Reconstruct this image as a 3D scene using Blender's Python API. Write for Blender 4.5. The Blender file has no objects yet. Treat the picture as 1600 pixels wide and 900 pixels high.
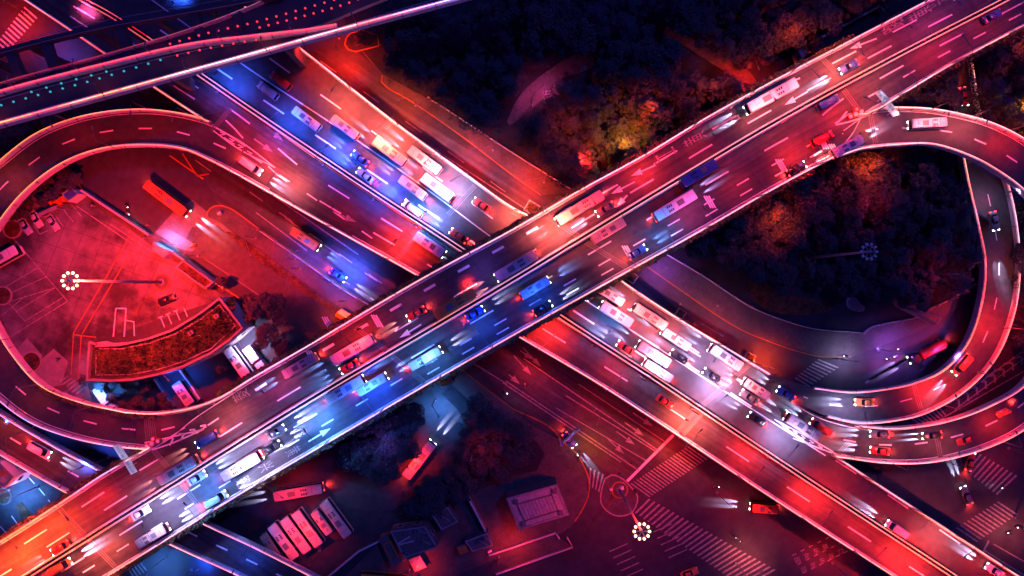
import bpy, bmesh, math, random
from mathutils import Vector, Matrix
random.seed(11)
C = bpy.context.scene.collection
SC = bpy.context.scene
PI = math.pi
H = 170.0                      # drone altitude in metres
FP = 24.0/36.0*1600.0          # focal length in photo pixels

# ------------------------------------------------------------ camera
cd = bpy.data.cameras.new('camera'); cam = bpy.data.objects.new('camera', cd); C.objects.link(cam)
cam.location = (0, 0, H); cam.rotation_euler = (0, 0, 0)
cd.lens = 24; cd.sensor_width = 36; cd.clip_start = 0.5; cd.clip_end = 3000
SC.camera = cam
# ------------------------------------------------------------ night sky
world = bpy.data.worlds.new('World'); SC.world = world; world.use_nodes = True
nt = world.node_tree; bg = nt.nodes['Background']
sky = nt.nodes.new('ShaderNodeTexSky'); sky.sky_type = 'NISHITA'; sky.sun_disc = False
sky.sun_elevation = math.radians(4); sky.sun_rotation = math.radians(140)
mx = nt.nodes.new('ShaderNodeMix'); mx.data_type = 'RGBA'; mx.blend_type = 'MULTIPLY'; mx.inputs[0].default_value = 1
nt.links.new(sky.outputs[0], mx.inputs[6]); mx.inputs[7].default_value = (0.10, 0.07, 1.0, 1)
nt.links.new(mx.outputs[2], bg.inputs[0]); bg.inputs[1].default_value = 0.12
ml = bpy.data.lights.new('blue_fill_sun', 'SUN'); ml.energy = 0.62; ml.color = (.10, .12, 1.0); ml.angle = math.radians(3)
mo = bpy.data.objects.new('blue_fill_sun', ml); C.objects.link(mo); mo.rotation_euler = (math.radians(35), 0, math.radians(140))  # unseen sun lamp added as a blue fill over everything
SC.view_settings.view_transform = 'Standard'; SC.view_settings.look = 'None'
SC.view_settings.exposure = 0.22; SC.view_settings.gamma = 1.0; SC.view_settings.use_curve_mapping = False
SC.cycles.max_bounces = 4; SC.cycles.diffuse_bounces = 2; SC.cycles.glossy_bounces = 2
SC.cycles.transmission_bounces = 2; SC.cycles.use_light_tree = True
SC.cycles.caustics_reflective = False; SC.cycles.caustics_refractive = False
SC.cycles.sample_clamp_indirect = 2.0; SC.cycles.use_denoising = True

# ------------------------------------------------------------ materials
def mat(name, col, rough=.7, var=.25, scale=.6, metal=0, emit=0, col2=None, fine=None, spec=.4, detail=6, low=.35, high=.65):
    m = bpy.data.materials.new(name); m.use_nodes = True
    n = m.node_tree.nodes; l = m.node_tree.links; b = n['Principled BSDF']
    b.inputs['Roughness'].default_value = rough; b.inputs['Metallic'].default_value = metal
    b.inputs['Specular IOR Level'].default_value = spec
    c2 = col2 or tuple(c*(1-var) for c in col)
    tc = n.new('ShaderNodeTexCoord'); nz = n.new('ShaderNodeTexNoise')
    nz.inputs['Scale'].default_value = scale; nz.inputs['Detail'].default_value = detail; nz.inputs['Roughness'].default_value = .65
    l.new(tc.outputs['Object'], nz.inputs['Vector'])
    cr = n.new('ShaderNodeValToRGB'); cr.color_ramp.elements[0].position = low; cr.color_ramp.elements[1].position = high
    cr.color_ramp.elements[0].color = (*c2, 1); cr.color_ramp.elements[1].color = (*col, 1)
    l.new(nz.outputs['Fac'], cr.inputs[0]); out = cr.outputs[0]
    if fine:
        n2 = n.new('ShaderNodeTexNoise'); n2.inputs['Scale'].default_value = fine; n2.inputs['Detail'].default_value = 2
        l.new(tc.outputs['Object'], n2.inputs['Vector'])
        r2 = n.new('ShaderNodeValToRGB'); r2.color_ramp.elements[0].position = .3; r2.color_ramp.elements[1].position = .7
        r2.color_ramp.elements[0].color = (.78, .78, .78, 1); r2.color_ramp.elements[1].color = (1.18, 1.18, 1.18, 1)
        l.new(n2.outputs['Fac'], r2.inputs[0])
        x = n.new('ShaderNodeMix'); x.data_type = 'RGBA'; x.blend_type = 'MULTIPLY'; x.inputs[0].default_value = 1
        l.new(out, x.inputs[6]); l.new(r2.outputs[0], x.inputs[7]); out = x.outputs[2]
    l.new(out, b.inputs['Base Color'])
    if emit:
        b.inputs['Emission Color'].default_value = (*col, 1); b.inputs['Emission Strength'].default_value = emit
    return m
M = {}
def roadmat(name, col, ang):
    # asphalt with wear running along the lanes, patches and oil stains
    m = mat(name, col, .55, .4, .10, fine=.7); n = m.node_tree.nodes; l = m.node_tree.links; b = n['Principled BSDF']
    src = b.inputs['Base Color'].links[0].from_socket; tc = n.new('ShaderNodeTexCoord')
    mp = n.new('ShaderNodeMapping'); mp.vector_type = 'TEXTURE'; mp.inputs['Rotation'].default_value = (0, 0, math.radians(ang)); mp.inputs['Scale'].default_value = (26, 1.1, 1)
    l.new(tc.outputs['Object'], mp.inputs[0]); nz = n.new('ShaderNodeTexNoise'); nz.inputs['Scale'].default_value = 1; nz.inputs['Detail'].default_value = 5; nz.inputs['Roughness'].default_value = .6
    l.new(mp.outputs[0], nz.inputs['Vector']); cr = n.new('ShaderNodeValToRGB'); cr.color_ramp.elements[0].position = .32; cr.color_ramp.elements[1].position = .68
    cr.color_ramp.elements[0].color = (.5, .5, .5, 1); cr.color_ramp.elements[1].color = (1.35, 1.35, 1.35, 1); l.new(nz.outputs[0], cr.inputs[0])
    x = n.new('ShaderNodeMix'); x.data_type = 'RGBA'; x.blend_type = 'MULTIPLY'; x.inputs[0].default_value = 1; l.new(src, x.inputs[6]); l.new(cr.outputs[0], x.inputs[7])
    # rectangular repair patches
    mp2 = n.new('ShaderNodeMapping'); mp2.vector_type = 'TEXTURE'; mp2.inputs['Rotation'].default_value = (0, 0, math.radians(ang)); mp2.inputs['Scale'].default_value = (9, 3.1, 1)
    l.new(tc.outputs['Object'], mp2.inputs[0]); vo = n.new('ShaderNodeTexVoronoi'); vo.distance = 'CHEBYCHEV'; vo.inputs['Scale'].default_value = .8; vo.inputs['Randomness'].default_value = .6; l.new(mp2.outputs[0], vo.inputs['Vector'])
    sp = n.new('ShaderNodeSeparateColor'); l.new(vo.outputs['Color'], sp.inputs[0]); r2 = n.new('ShaderNodeValToRGB'); r2.color_ramp.interpolation = 'CONSTANT'
    e = r2.color_ramp.elements; e[0].color = (.68, .68, .68, 1); e[0].position = 0; e[1].color = (1, 1, 1, 1); e[1].position = .14; k = e.new(.90); k.color = (1.28, 1.28, 1.28, 1)
    l.new(sp.outputs[0], r2.inputs[0]); y = n.new('ShaderNodeMix'); y.data_type = 'RGBA'; y.blend_type = 'MULTIPLY'; y.inputs[0].default_value = .8; l.new(x.outputs[2], y.inputs[6]); l.new(r2.outputs[0], y.inputs[7])
    l.new(y.outputs[2], b.inputs['Base Color']); M[name] = m
M['asphalt'] = mat('asphalt', (.062, .058, .064), .62, .35, .11, fine=.8)
M['deckasphalt'] = mat('deck_asphalt', (.068, .062, .068), .55, .35, .09, fine=.7)
roadmat('deck_ne', (.072, .066, .072), 30.5); roadmat('deck_se', (.072, .066, .072), -33.5); roadmat('road_se', (.060, .056, .060), -33.5)
M['ground'] = mat('ground_asphalt', (.052, .048, .056), .7, .45, .05, fine=.5)
M['plaza'] = mat('plaza_concrete', (.19, .18, .175), .8, .80, .055, fine=.35, low=.40, high=.58, detail=9)
M['slab'] = mat('pale_slabs', (.30, .29, .28), .8, .3, .5)
M['paving'] = mat('pavement_tiles', (.10, .085, .08), .8, .35, .35, fine=3.0)
M['path'] = mat('park_path', (.16, .14, .13), .85, .45, .3, fine=2)
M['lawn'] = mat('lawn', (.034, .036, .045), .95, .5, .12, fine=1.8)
M['bedsoil'] = mat('bed', (.12, .06, .025), .95, .7, .5, fine=2.0)
M['roofgreen'] = mat('sedum_roof', (.11, .075, .02), .95, .75, .22, col2=(.02, .03, .012), fine=1.1)
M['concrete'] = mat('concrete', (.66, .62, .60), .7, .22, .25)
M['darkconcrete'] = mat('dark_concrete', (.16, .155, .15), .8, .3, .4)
M['girder'] = mat('painted_girder', (.06, .06, .075), .6, .3, .3)
M['joint'] = mat('joint_rubber', (.018, .018, .018), .6, .3, 2)
M['patch'] = mat('concrete_patch', (.17, .16, .155), .75, .3, .6, fine=3)
M['white'] = mat('road_paint', (.86, .85, .82), .6, .18, 1.2, low=.25, high=.5)
M['wornwhite'] = mat('worn_road_paint', (.38, .36, .34), .7, .7, 1.6, low=.3, high=.6)
M['yellow'] = mat('yellow_paint', (.42, .17, .03), .6, .3, 1.0)
M['kerb'] = mat('kerb_stone', (.38, .35, .32), .7, .25, 1.0)
M['polegrey'] = mat('pole_grey', (.16, .16, .17), .5, .2, 2)
M['steel'] = mat('steel', (.42, .42, .44), .4, .15, 2, metal=.3)
M['whitesteel'] = mat('white_steel', (.72, .72, .72), .45, .1, 2)
M['dark'] = mat('dark_metal', (.03, .03, .035), .5, .2, 3)
M['rubber'] = mat('rubber', (.015, .015, .015), .8, .2, 3)
M['glass'] = mat('dark_glass', (.012, .014, .02), .08, .1, 3, spec=.9)
M['roof1'] = mat('flat_roof', (.15, .13, .125), .85, .35, .5, fine=2)
M['roof2'] = mat('pale_roof', (.42, .38, .37), .7, .25, .6, fine=2)
M['orange'] = mat('orange_tarp', (.62, .17, .03), .6, .2, 2)
M['signgreen'] = mat('sign_green', (.02, .22, .17), .4, .1, 2)
M['signblue'] = mat('sign_blue', (.02, .08, .35), .4, .1, 2)
M['signwhite'] = mat('sign_white', (.85, .87, .88), .4, .05, 2)
M['blueroof'] = mat('blue_sheet_roof', (.03, .07, .30), .5, .2, 1)
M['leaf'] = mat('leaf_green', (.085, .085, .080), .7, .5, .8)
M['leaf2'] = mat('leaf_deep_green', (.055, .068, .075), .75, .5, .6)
M['sedum'] = mat('sedum_leaf', (.13, .10, .025), .9, .85, .30, col2=(.015, .025, .01), low=.4, high=.62)
M['hedge'] = mat('hedge_leaf', (.16, .11, .03), .7, .6, .9)
M['bark'] = mat('bark', (.06, .045, .035), .9, .3, 2)
M['water'] = mat('pool_water', (.02, .04, .06), .05, .1, .2, spec=.8)
M['skin'] = mat('skin', (.45, .3, .22), .6, .1, 2)
M['cloth'] = mat('dark_cloth', (.05, .05, .07), .9, .2, 4)
M['cloth2'] = mat('pale_cloth', (.4, .38, .38), .9, .2, 4)
def paint(n, c, r=.3): M[n] = mat('car_paint_'+n, c, r, .06, .8, spec=.6)
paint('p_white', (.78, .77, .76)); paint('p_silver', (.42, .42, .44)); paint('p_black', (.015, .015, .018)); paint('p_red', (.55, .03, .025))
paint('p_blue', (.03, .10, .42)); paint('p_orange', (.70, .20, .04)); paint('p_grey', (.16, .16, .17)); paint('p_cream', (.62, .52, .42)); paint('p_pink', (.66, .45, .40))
def em(name, c, s): M[name] = mat(name, c, .4, 0, 1, emit=s)
em('headlamp', (.95, .97, 1.0), 13); em('taillamp', (1.0, .03, .02), 9)
LC = dict(red=(1, .019, .011), orange=(1, .058, .006), pink=(1, .115, .07), rose=(1, .13, .13), white=(.58, .46, 1), blue=(.02, .10, 1), sky=(.08, .28, 1), violet=(.30, .10, .9), amber=(1, .26, .01), crimson=(.85, .020, .016), magenta=(.70, .05, .20), cyan=(.05, .75, .85))
for k, c in LC.items(): em('lamp_'+k, tuple(.10+.90*x for x in c), 7)
em('mast_globe', (1, .50, .28), 6); em('marker_teal', (.05, .55, .62), .6); em('marker_red', (1, .05, .10), .9)

# ------------------------------------------------------------ helpers
def W(px, py, z=0.0):
    s = (H-z)/FP
    return Vector(((px-800)*s, -(py-450)*s, z))
def tag(o, label=None, cat=None, group=None, kind=None):
    if label: o['label'] = label
    if cat: o['category'] = cat
    if group: o['group'] = group
    if kind: o['kind'] = kind
    return o
def empty(name, loc, label, cat, group=None, rz=0):
    o = bpy.data.objects.new(name, None); C.objects.link(o); o.location = loc; o.rotation_euler = (0, 0, rz)
    o.empty_display_size = .3
    return tag(o, label, cat, group)
def link(name, me, parent=None):
    o = bpy.data.objects.new(name, me); C.objects.link(o)
    if parent: o.parent = parent
    return o
class MB:
    def __init__(s): s.v = []; s.f = []; s.m = []; s.mats = []
    def mi(s, mt):
        if mt not in s.mats: s.mats.append(mt)
        return s.mats.index(mt)
    def face(s, pts, mt):
        i = len(s.v); s.v += [tuple(p) for p in pts]; s.f.append(tuple(range(i, i+len(pts)))); s.m.append(s.mi(mt))
    def prism(s, pts, z0, z1, mt, side=None, bottom=True):
        # pts: list of xy(z ignored), counter-clockwise made sure
        a = sum(pts[i][0]*pts[(i+1) % len(pts)][1]-pts[(i+1) % len(pts)][0]*pts[i][1] for i in range(len(pts)))
        if a < 0: pts = pts[::-1]
        s.face([(p[0], p[1], z1) for p in pts], mt)
        if bottom: s.face([(p[0], p[1], z0) for p in pts[::-1]], side or mt)
        for i in range(len(pts)):
            p, q = pts[i], pts[(i+1) % len(pts)]
            s.face([(p[0], p[1], z0), (q[0], q[1], z0), (q[0], q[1], z1), (p[0], p[1], z1)], side or mt)
    def box(s, c, size, mt, rz=0, ax=None):
        hx, hy, hz = size[0]/2, size[1]/2, size[2]/2
        ca, sa = math.cos(rz), math.sin(rz)
        P = [(c[0]+x*ca-y*sa, c[1]+x*sa+y*ca) for x, y in ((-hx, -hy), (hx, -hy), (hx, hy), (-hx, hy))]
        s.prism(P, c[2]-hz, c[2]+hz, mt)
    def bbox(s, c, size, mt, bev=.1, rz=0):   # box whose top edges are chamfered
        hx, hy, hz = size[0]/2, size[1]/2, size[2]/2; ca, sa = math.cos(rz), math.sin(rz)
        def ring(ix, z): return [(c[0]+x*ca-y*sa, c[1]+x*sa+y*ca, z) for x, y in ((-hx+ix, -hy+ix*2), (-hx+ix*2, -hy+ix), (hx-ix*2, -hy+ix), (hx-ix, -hy+ix*2), (hx-ix, hy-ix*2), (hx-ix*2, hy-ix), (-hx+ix*2, hy-ix), (-hx+ix, hy-ix*2))]
        r0 = [(c[0]+x*ca-y*sa, c[1]+x*sa+y*ca, c[2]-hz) for x, y in ((-hx, -hy+bev), (-hx+bev, -hy), (hx-bev, -hy), (hx, -hy+bev), (hx, hy-bev), (hx-bev, hy), (-hx+bev, hy), (-hx, hy-bev))]
        r1 = [(p[0], p[1], c[2]+hz-bev) for p in r0]; r2 = ring(bev, c[2]+hz)
        s.loft([r0, r1, r2], mt)
    def loft(s, rings, mt, cap=True, closed=True):
        n = len(rings[0])
        for a, b in zip(rings[:-1], rings[1:]):
            for i in range(n if closed else n-1):
                j = (i+1) % n; s.face([a[i], a[j], b[j], b[i]], mt)
        if cap: s.face(rings[0][::-1], mt); s.face(rings[-1], mt)
    def tube(s, pts, r, mt, n=6, r2=None):
        pts = [Vector(p) for p in pts]; rings = []
        for i, p in enumerate(pts):
            d = (pts[min(i+1, len(pts)-1)]-pts[max(i-1, 0)]).normalized()
            u = d.orthogonal().normalized() if abs(d.z) > .9 else d.cross(Vector((0, 0, 1))).normalized()
            w = d.cross(u); rr = r+(r2-r)*i/(len(pts)-1) if r2 is not None else r
            rings.append([p+(u*math.cos(2*PI*k/n)+w*math.sin(2*PI*k/n))*rr for k in range(n)])
        s.loft(rings, mt)
    def ball(s, c, r, mt, n=8, sz=1):
        rings = []
        for j in range(1, n//2+1):
            a = PI*j/(n//2+1)
            rings.append([(c[0]+r*math.sin(a)*math.cos(2*PI*k/n), c[1]+r*math.sin(a)*math.sin(2*PI*k/n), c[2]-r*sz*math.cos(a)) for k in range(n)])
        s.loft(rings, mt)
    def strip(s, pts, w, mt, up=0.0):          # flat painted strip along world points
        pts = [Vector(p) for p in pts]; L = []; R = []
        for i, p in enumerate(pts):
            d = pts[min(i+1, len(pts)-1)]-pts[max(i-1, 0)]; d.z = 0; d.normalize(); nn = Vector((-d.y, d.x, 0))*w/2
            L.append(p+nn+Vector((0, 0, up))); R.append(p-nn+Vector((0, 0, up)))
        for i in range(len(pts)-1): s.face([R[i], R[i+1], L[i+1], L[i]], mt)
    def wall(s, pts, w, h, mt, base=0.0):      # solid wall along world points
        pts = [Vector(p) for p in pts]; rings = []
        for i, p in enumerate(pts):
            d = pts[min(i+1, len(pts)-1)]-pts[max(i-1, 0)]; d.z = 0; d.normalize(); nn = Vector((-d.y, d.x, 0))
            o = [(-w/2, base), (w/2, base), (w/2*.7, base+h), (-w/2*.7, base+h)]
            rings.append([p+nn*a+Vector((0, 0, b)) for a, b in o])
        s.loft(rings, mt)
    def build(s, name, parent=None, smooth=False, local=False):
        me = bpy.data.meshes.new(name)
        off = Vector((0, 0, 0)) if (local or not parent) else wloc(parent)
        me.from_pydata([(x-off.x, y-off.y, z-off.z) for x, y, z in s.v], [], s.f)
        for mt in s.mats: me.materials.append(mt if not isinstance(mt, str) else M[mt])
        me.polygons.foreach_set('material_index', s.m)
        bm = bmesh.new(); bm.from_mesh(me); bmesh.ops.remove_doubles(bm, verts=bm.verts, dist=1e-4)
        bm.to_mesh(me); bm.free()
        if smooth: me.polygons.foreach_set('use_smooth', [True]*len(me.polygons))
        me.update(); return link(name, me, parent)
def wloc(o):
    v = Vector((0, 0, 0))
    while o: v = v+o.location; o = o.parent
    return v
def copy_tree(o, parent=None):
    c = o.copy(); C.objects.link(c)
    if parent: c.parent = parent
    for ch in o.children: copy_tree(ch, c)
    return c
def smoothpx(pts, step=8):
    """Catmull-Rom through pixel points, resampled about every `step` px"""
    P = [Vector((p[0], p[1])) for p in pts]
    if len(P) == 2:
        n = max(1, int((P[1]-P[0]).length/step)); return [P[0].lerp(P[1], i/n) for i in range(n+1)]
    out = []
    for i in range(len(P)-1):
        p0 = P[i-1] if i else P[i]*2-P[i+1]; p1, p2 = P[i], P[i+1]; p3 = P[i+2] if i+2 < len(P) else P[i+1]*2-P[i]
        a = max((p1-p0).length, 1e-3)**.5; b = max((p2-p1).length, 1e-3)**.5; c = max((p3-p2).length, 1e-3)**.5
        m1 = (p2-p1)+b*((p1-p0)/a-(p2-p0)/(a+b)); m2 = (p2-p1)+b*((p3-p2)/c-(p3-p1)/(b+c))
        n = max(1, int((p2-p1).length/step))
        for k in range(n):
            t = k/n; t2 = t*t; t3 = t2*t
            out.append(p1*(2*t3-3*t2+1)+m1*(t3-2*t2+t)+p2*(-2*t3+3*t2)+m2*(t3-t2))
    out.append(P[-1]); return out
def resample(pts, n):
    d = [0]
    for a, b in zip(pts[:-1], pts[1:]): d.append(d[-1]+(b-a).length)
    out = []; j = 0
    for i in range(n+1):
        t = d[-1]*i/n
        while j < len(pts)-2 and d[j+1] < t: j += 1
        sg = d[j+1]-d[j]; out.append(pts[j].lerp(pts[j+1], (t-d[j])/sg if sg > 0 else 0))
    return out
def lerpz(zs, t):
    if not isinstance(zs, (list, tuple)): return zs
    x = t*(len(zs)-1); i = min(int(x), len(zs)-2); return zs[i]+(zs[i+1]-zs[i])*(x-i)
def along(pts, d0, d1=None):
    """point (and direction) at arc length on world polyline"""
    acc = 0
    for a, b in zip(pts[:-1], pts[1:]):
        L = (b-a).length
        if acc+L >= d0 and L > 0: return a.lerp(b, (d0-acc)/L), (b-a).normalized()
        acc += L
    return pts[-1].copy(), (pts[-1]-pts[-2]).normalized()
def plen(pts): return sum((b-a).length for a, b in zip(pts[:-1], pts[1:]))
def dashes(mb, pts, on, off, w, mt='white', up=.004, start=0):
    T = plen(pts); s = start
    while s < T:
        e = min(s+on, T); n = max(1, int((e-s)/3)); q = [along(pts, s+(e-s)*k/n)[0] for k in range(n+1)]
        mb.strip(q, w, mt, up); s += on+off

# glow strips added to brighten the parapets, coloured by stretch of road
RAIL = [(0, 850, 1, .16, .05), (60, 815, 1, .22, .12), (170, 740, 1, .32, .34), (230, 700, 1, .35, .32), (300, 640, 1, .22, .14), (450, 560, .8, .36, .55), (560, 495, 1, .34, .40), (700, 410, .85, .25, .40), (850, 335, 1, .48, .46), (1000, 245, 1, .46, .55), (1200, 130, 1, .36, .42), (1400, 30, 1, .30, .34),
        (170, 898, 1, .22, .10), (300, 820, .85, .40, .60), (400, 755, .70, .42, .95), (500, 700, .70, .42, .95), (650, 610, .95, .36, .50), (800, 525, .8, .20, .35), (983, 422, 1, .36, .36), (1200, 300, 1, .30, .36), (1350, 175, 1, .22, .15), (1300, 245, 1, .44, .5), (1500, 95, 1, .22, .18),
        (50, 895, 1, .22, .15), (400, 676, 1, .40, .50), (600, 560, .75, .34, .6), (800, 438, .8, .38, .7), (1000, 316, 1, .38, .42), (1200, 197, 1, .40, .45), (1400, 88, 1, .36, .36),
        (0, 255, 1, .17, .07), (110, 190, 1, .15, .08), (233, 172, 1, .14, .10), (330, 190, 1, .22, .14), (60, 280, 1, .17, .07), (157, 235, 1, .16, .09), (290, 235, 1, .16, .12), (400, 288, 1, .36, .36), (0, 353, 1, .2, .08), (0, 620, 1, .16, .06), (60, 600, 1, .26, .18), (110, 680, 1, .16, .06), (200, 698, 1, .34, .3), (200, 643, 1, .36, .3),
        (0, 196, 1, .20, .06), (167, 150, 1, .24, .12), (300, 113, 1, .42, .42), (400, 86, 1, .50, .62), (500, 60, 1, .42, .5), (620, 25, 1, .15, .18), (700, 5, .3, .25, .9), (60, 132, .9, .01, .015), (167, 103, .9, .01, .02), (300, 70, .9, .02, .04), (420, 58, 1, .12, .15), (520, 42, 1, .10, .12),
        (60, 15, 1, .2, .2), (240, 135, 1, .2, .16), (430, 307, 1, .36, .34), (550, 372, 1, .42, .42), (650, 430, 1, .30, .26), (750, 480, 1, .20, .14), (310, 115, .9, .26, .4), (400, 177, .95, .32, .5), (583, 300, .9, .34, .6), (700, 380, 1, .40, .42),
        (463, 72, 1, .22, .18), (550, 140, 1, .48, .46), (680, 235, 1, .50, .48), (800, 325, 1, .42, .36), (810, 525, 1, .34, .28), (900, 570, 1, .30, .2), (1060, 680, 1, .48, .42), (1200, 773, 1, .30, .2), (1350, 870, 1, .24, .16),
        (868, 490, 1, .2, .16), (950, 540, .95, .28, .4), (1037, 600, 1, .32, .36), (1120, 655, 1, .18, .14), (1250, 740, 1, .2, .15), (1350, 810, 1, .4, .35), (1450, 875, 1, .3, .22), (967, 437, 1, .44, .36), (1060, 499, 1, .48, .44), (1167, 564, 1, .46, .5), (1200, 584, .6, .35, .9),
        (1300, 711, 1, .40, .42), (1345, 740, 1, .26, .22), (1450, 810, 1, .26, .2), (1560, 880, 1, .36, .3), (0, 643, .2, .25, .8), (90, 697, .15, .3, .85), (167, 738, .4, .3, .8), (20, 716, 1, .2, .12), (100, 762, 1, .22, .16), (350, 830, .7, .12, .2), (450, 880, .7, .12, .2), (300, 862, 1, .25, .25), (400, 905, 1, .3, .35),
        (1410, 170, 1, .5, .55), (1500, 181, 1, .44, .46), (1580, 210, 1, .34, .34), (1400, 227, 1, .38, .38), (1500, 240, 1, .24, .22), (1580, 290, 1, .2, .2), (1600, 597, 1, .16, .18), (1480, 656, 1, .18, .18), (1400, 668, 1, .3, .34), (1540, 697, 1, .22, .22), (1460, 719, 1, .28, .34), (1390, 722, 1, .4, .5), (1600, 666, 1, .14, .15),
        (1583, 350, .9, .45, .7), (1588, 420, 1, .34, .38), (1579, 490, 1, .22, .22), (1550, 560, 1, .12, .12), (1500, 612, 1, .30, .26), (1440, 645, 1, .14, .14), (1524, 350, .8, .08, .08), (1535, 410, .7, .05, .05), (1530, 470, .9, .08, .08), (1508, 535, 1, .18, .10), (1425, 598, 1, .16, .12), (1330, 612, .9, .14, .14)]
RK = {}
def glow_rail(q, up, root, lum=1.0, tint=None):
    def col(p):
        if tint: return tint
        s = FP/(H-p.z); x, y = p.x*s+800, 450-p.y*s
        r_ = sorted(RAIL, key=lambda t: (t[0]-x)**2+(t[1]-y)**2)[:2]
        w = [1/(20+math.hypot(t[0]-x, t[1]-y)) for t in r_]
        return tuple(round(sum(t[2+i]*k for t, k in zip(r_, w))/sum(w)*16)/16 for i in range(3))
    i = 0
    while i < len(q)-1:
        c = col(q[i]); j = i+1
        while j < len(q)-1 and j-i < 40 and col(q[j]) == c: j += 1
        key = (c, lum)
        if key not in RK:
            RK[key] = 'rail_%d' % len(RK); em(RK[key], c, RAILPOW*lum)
        m = MB(); m.tube([p+Vector((0, 0, up)) for p in q[i:j+1]], .085, RK[key], 4); m.build('added_glow_strip', root)
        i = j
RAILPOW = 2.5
class Deck:
    """elevated carriageway: one thing with deck, parapets, piers, joints"""
    def __init__(s, name, label, Lp, Rp, z, cat='overpass', thick=1.3, mt='deckasphalt', dz=0, n=None):
        a = smoothpx(Lp); b = smoothpx(Rp); n = n or max(len(a), len(b))
        a = resample(a, n); b = resample(b, n)
        s.n = n; s.z = z
        s.L = [W(p.x, p.y, lerpz(z, i/n)) for i, p in enumerate(a)]
        s.R = [W(p.x, p.y, lerpz(z, i/n)) for i, p in enumerate(b)]
        s.Cn = [(p+q)/2 for p, q in zip(s.L, s.R)]
        mid = s.Cn[n//2]; s.root = empty(name, (mid.x, mid.y, 0), label, cat)
        s.mb = MB(); D = Vector((0, 0, thick)); O = Vector((0, 0, dz))
        for i in range(n):
            l0, l1, r0, r1 = s.L[i]+O, s.L[i+1]+O, s.R[i]+O, s.R[i+1]+O
            K = 4
            for k in range(K):
                s.mb.face([l0.lerp(r0, k/K), l0.lerp(r0, (k+1)/K), l1.lerp(r1, (k+1)/K), l1.lerp(r1, k/K)], mt)
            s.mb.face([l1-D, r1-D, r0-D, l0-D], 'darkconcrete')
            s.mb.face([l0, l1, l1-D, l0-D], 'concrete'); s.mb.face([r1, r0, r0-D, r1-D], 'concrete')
    def zat(s, px, py):
        best = 1e9; zz = 0
        for c in s.Cn:
            q = W(px, py, c.z); d = (q.x-c.x)**2+(q.y-c.y)**2
            if d < best: best = d; zz = c.z
        return zz
    def px(s, pts, up=0.0, step=8):
        return [W(p.x, p.y, s.zat(p.x, p.y))+Vector((0, 0, up)) for p in smoothpx(pts, step)]
    def lane(s, u, t0=0, t1=1):
        i0, i1 = int(t0*s.n), int(t1*s.n); return [s.L[i].lerp(s.R[i], u) for i in range(i0, i1+1)]
    def parapet(s, pts, w=.78, h=1.0, name='parapet', mt='concrete', lum=1.0, tint=None):
        m = MB(); q = s.px(pts); m.wall(q, w, h, mt)
        # posts on the parapet for the added glow strip
        T = plen(q); d = 2.0
        while d < T:
            p, dr = along(q, d); m.box((p.x, p.y, p.z+h+.15), (.12, .12, .3), 'steel'); d += 4.0
        d = 3.0
        while d < T:
            p, dr = along(q, d); m.box((p.x, p.y, p.z+h*.5+.004), (.11, w*1.03, h+.012), 'joint', math.atan2(dr.y, dr.x)); d += 7.5
        par = m.build(name, s.root)
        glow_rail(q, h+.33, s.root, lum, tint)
        return par
    def hedge(s, pts, side, w=.9):
        m = MB(); q = s.px(pts); T = plen(q); d = 0
        rnd = random.Random(len(pts)*7+int(T))
        tr = MB(); off = []
        for i, p in enumerate(q):
            dr = (q[min(i+1, len(q)-1)]-q[max(i-1, 0)]).normalized(); nn = Vector((-dr.y, dr.x, 0))*side
            off.append(p+nn*(.3+w/2)+Vector((0, 0, -.1)))
        tr.wall(off, w, .5, 'darkconcrete'); tr.build('planter_trough', s.root)
        while d < T:
            p, dr = along(off, d)
            amp = .5+.5*math.sin(d*.21+math.sin(d*.07)*3)
            for k in range(int(3+6*amp)):
                c = p+Vector((rnd.uniform(-.5, .5), rnd.uniform(-.5, .5), .5+rnd.uniform(0, .5+.5*amp)))
                a = Vector((rnd.uniform(-1, 1), rnd.uniform(-1, 1), rnd.uniform(-.3, .6)))*.3; b = a.cross(Vector((rnd.uniform(-1, 1), rnd.uniform(-1, 1), 1))).normalized()*.2
                m.face([c-a-b, c+a-b, c+a+b, c-a+b], 'hedge' if rnd.random() < .7 else 'leaf')
            d += .32
        h = m.build('hedge', s.root); h['kind'] = 'stuff'
    def median(s, pts, gap=.9):
        q = s.px(pts); A = []; B = []
        for i, p in enumerate(q):
            dr = (q[min(i+1, len(q)-1)]-q[max(i-1, 0)]).normalized(); nn = Vector((-dr.y, dr.x, 0))
            A.append(p+nn*gap/2); B.append(p-nn*gap/2)
        for Q in (A, B):
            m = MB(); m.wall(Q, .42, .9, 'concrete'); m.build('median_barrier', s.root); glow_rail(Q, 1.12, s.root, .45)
        # anti-glare fins between the walls
        m = MB(); T = plen(q); d = .5; zz = []; k = 0
        while d < T:
            p, dr = along(q, d); nn = Vector((-dr.y, dr.x, 0)); zz.append(p+nn*(.26 if k % 2 else -.26)); d += .75; k += 1
        m.wall(zz, .1, .55, 'dark', .5)
        m.build('glare_screen', s.root)
        return A, B
    def joint(s, a, b, w=1.2, mt='patch'):
        pa = W(a[0], a[1], s.zat(*a)); pb = W(b[0], b[1], s.zat(*b))
        s.mb.strip([pa, pb], w, mt, .004)
        d = (pb-pa); d.z = 0; d.normalize(); nn = Vector((-d.y, d.x, 0))
        s.mb.strip([pa+nn*.22, pb+nn*.22], .14, 'joint', .008); s.mb.strip([pa-nn*.22, pb-nn*.22], .14, 'joint', .008)
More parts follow.
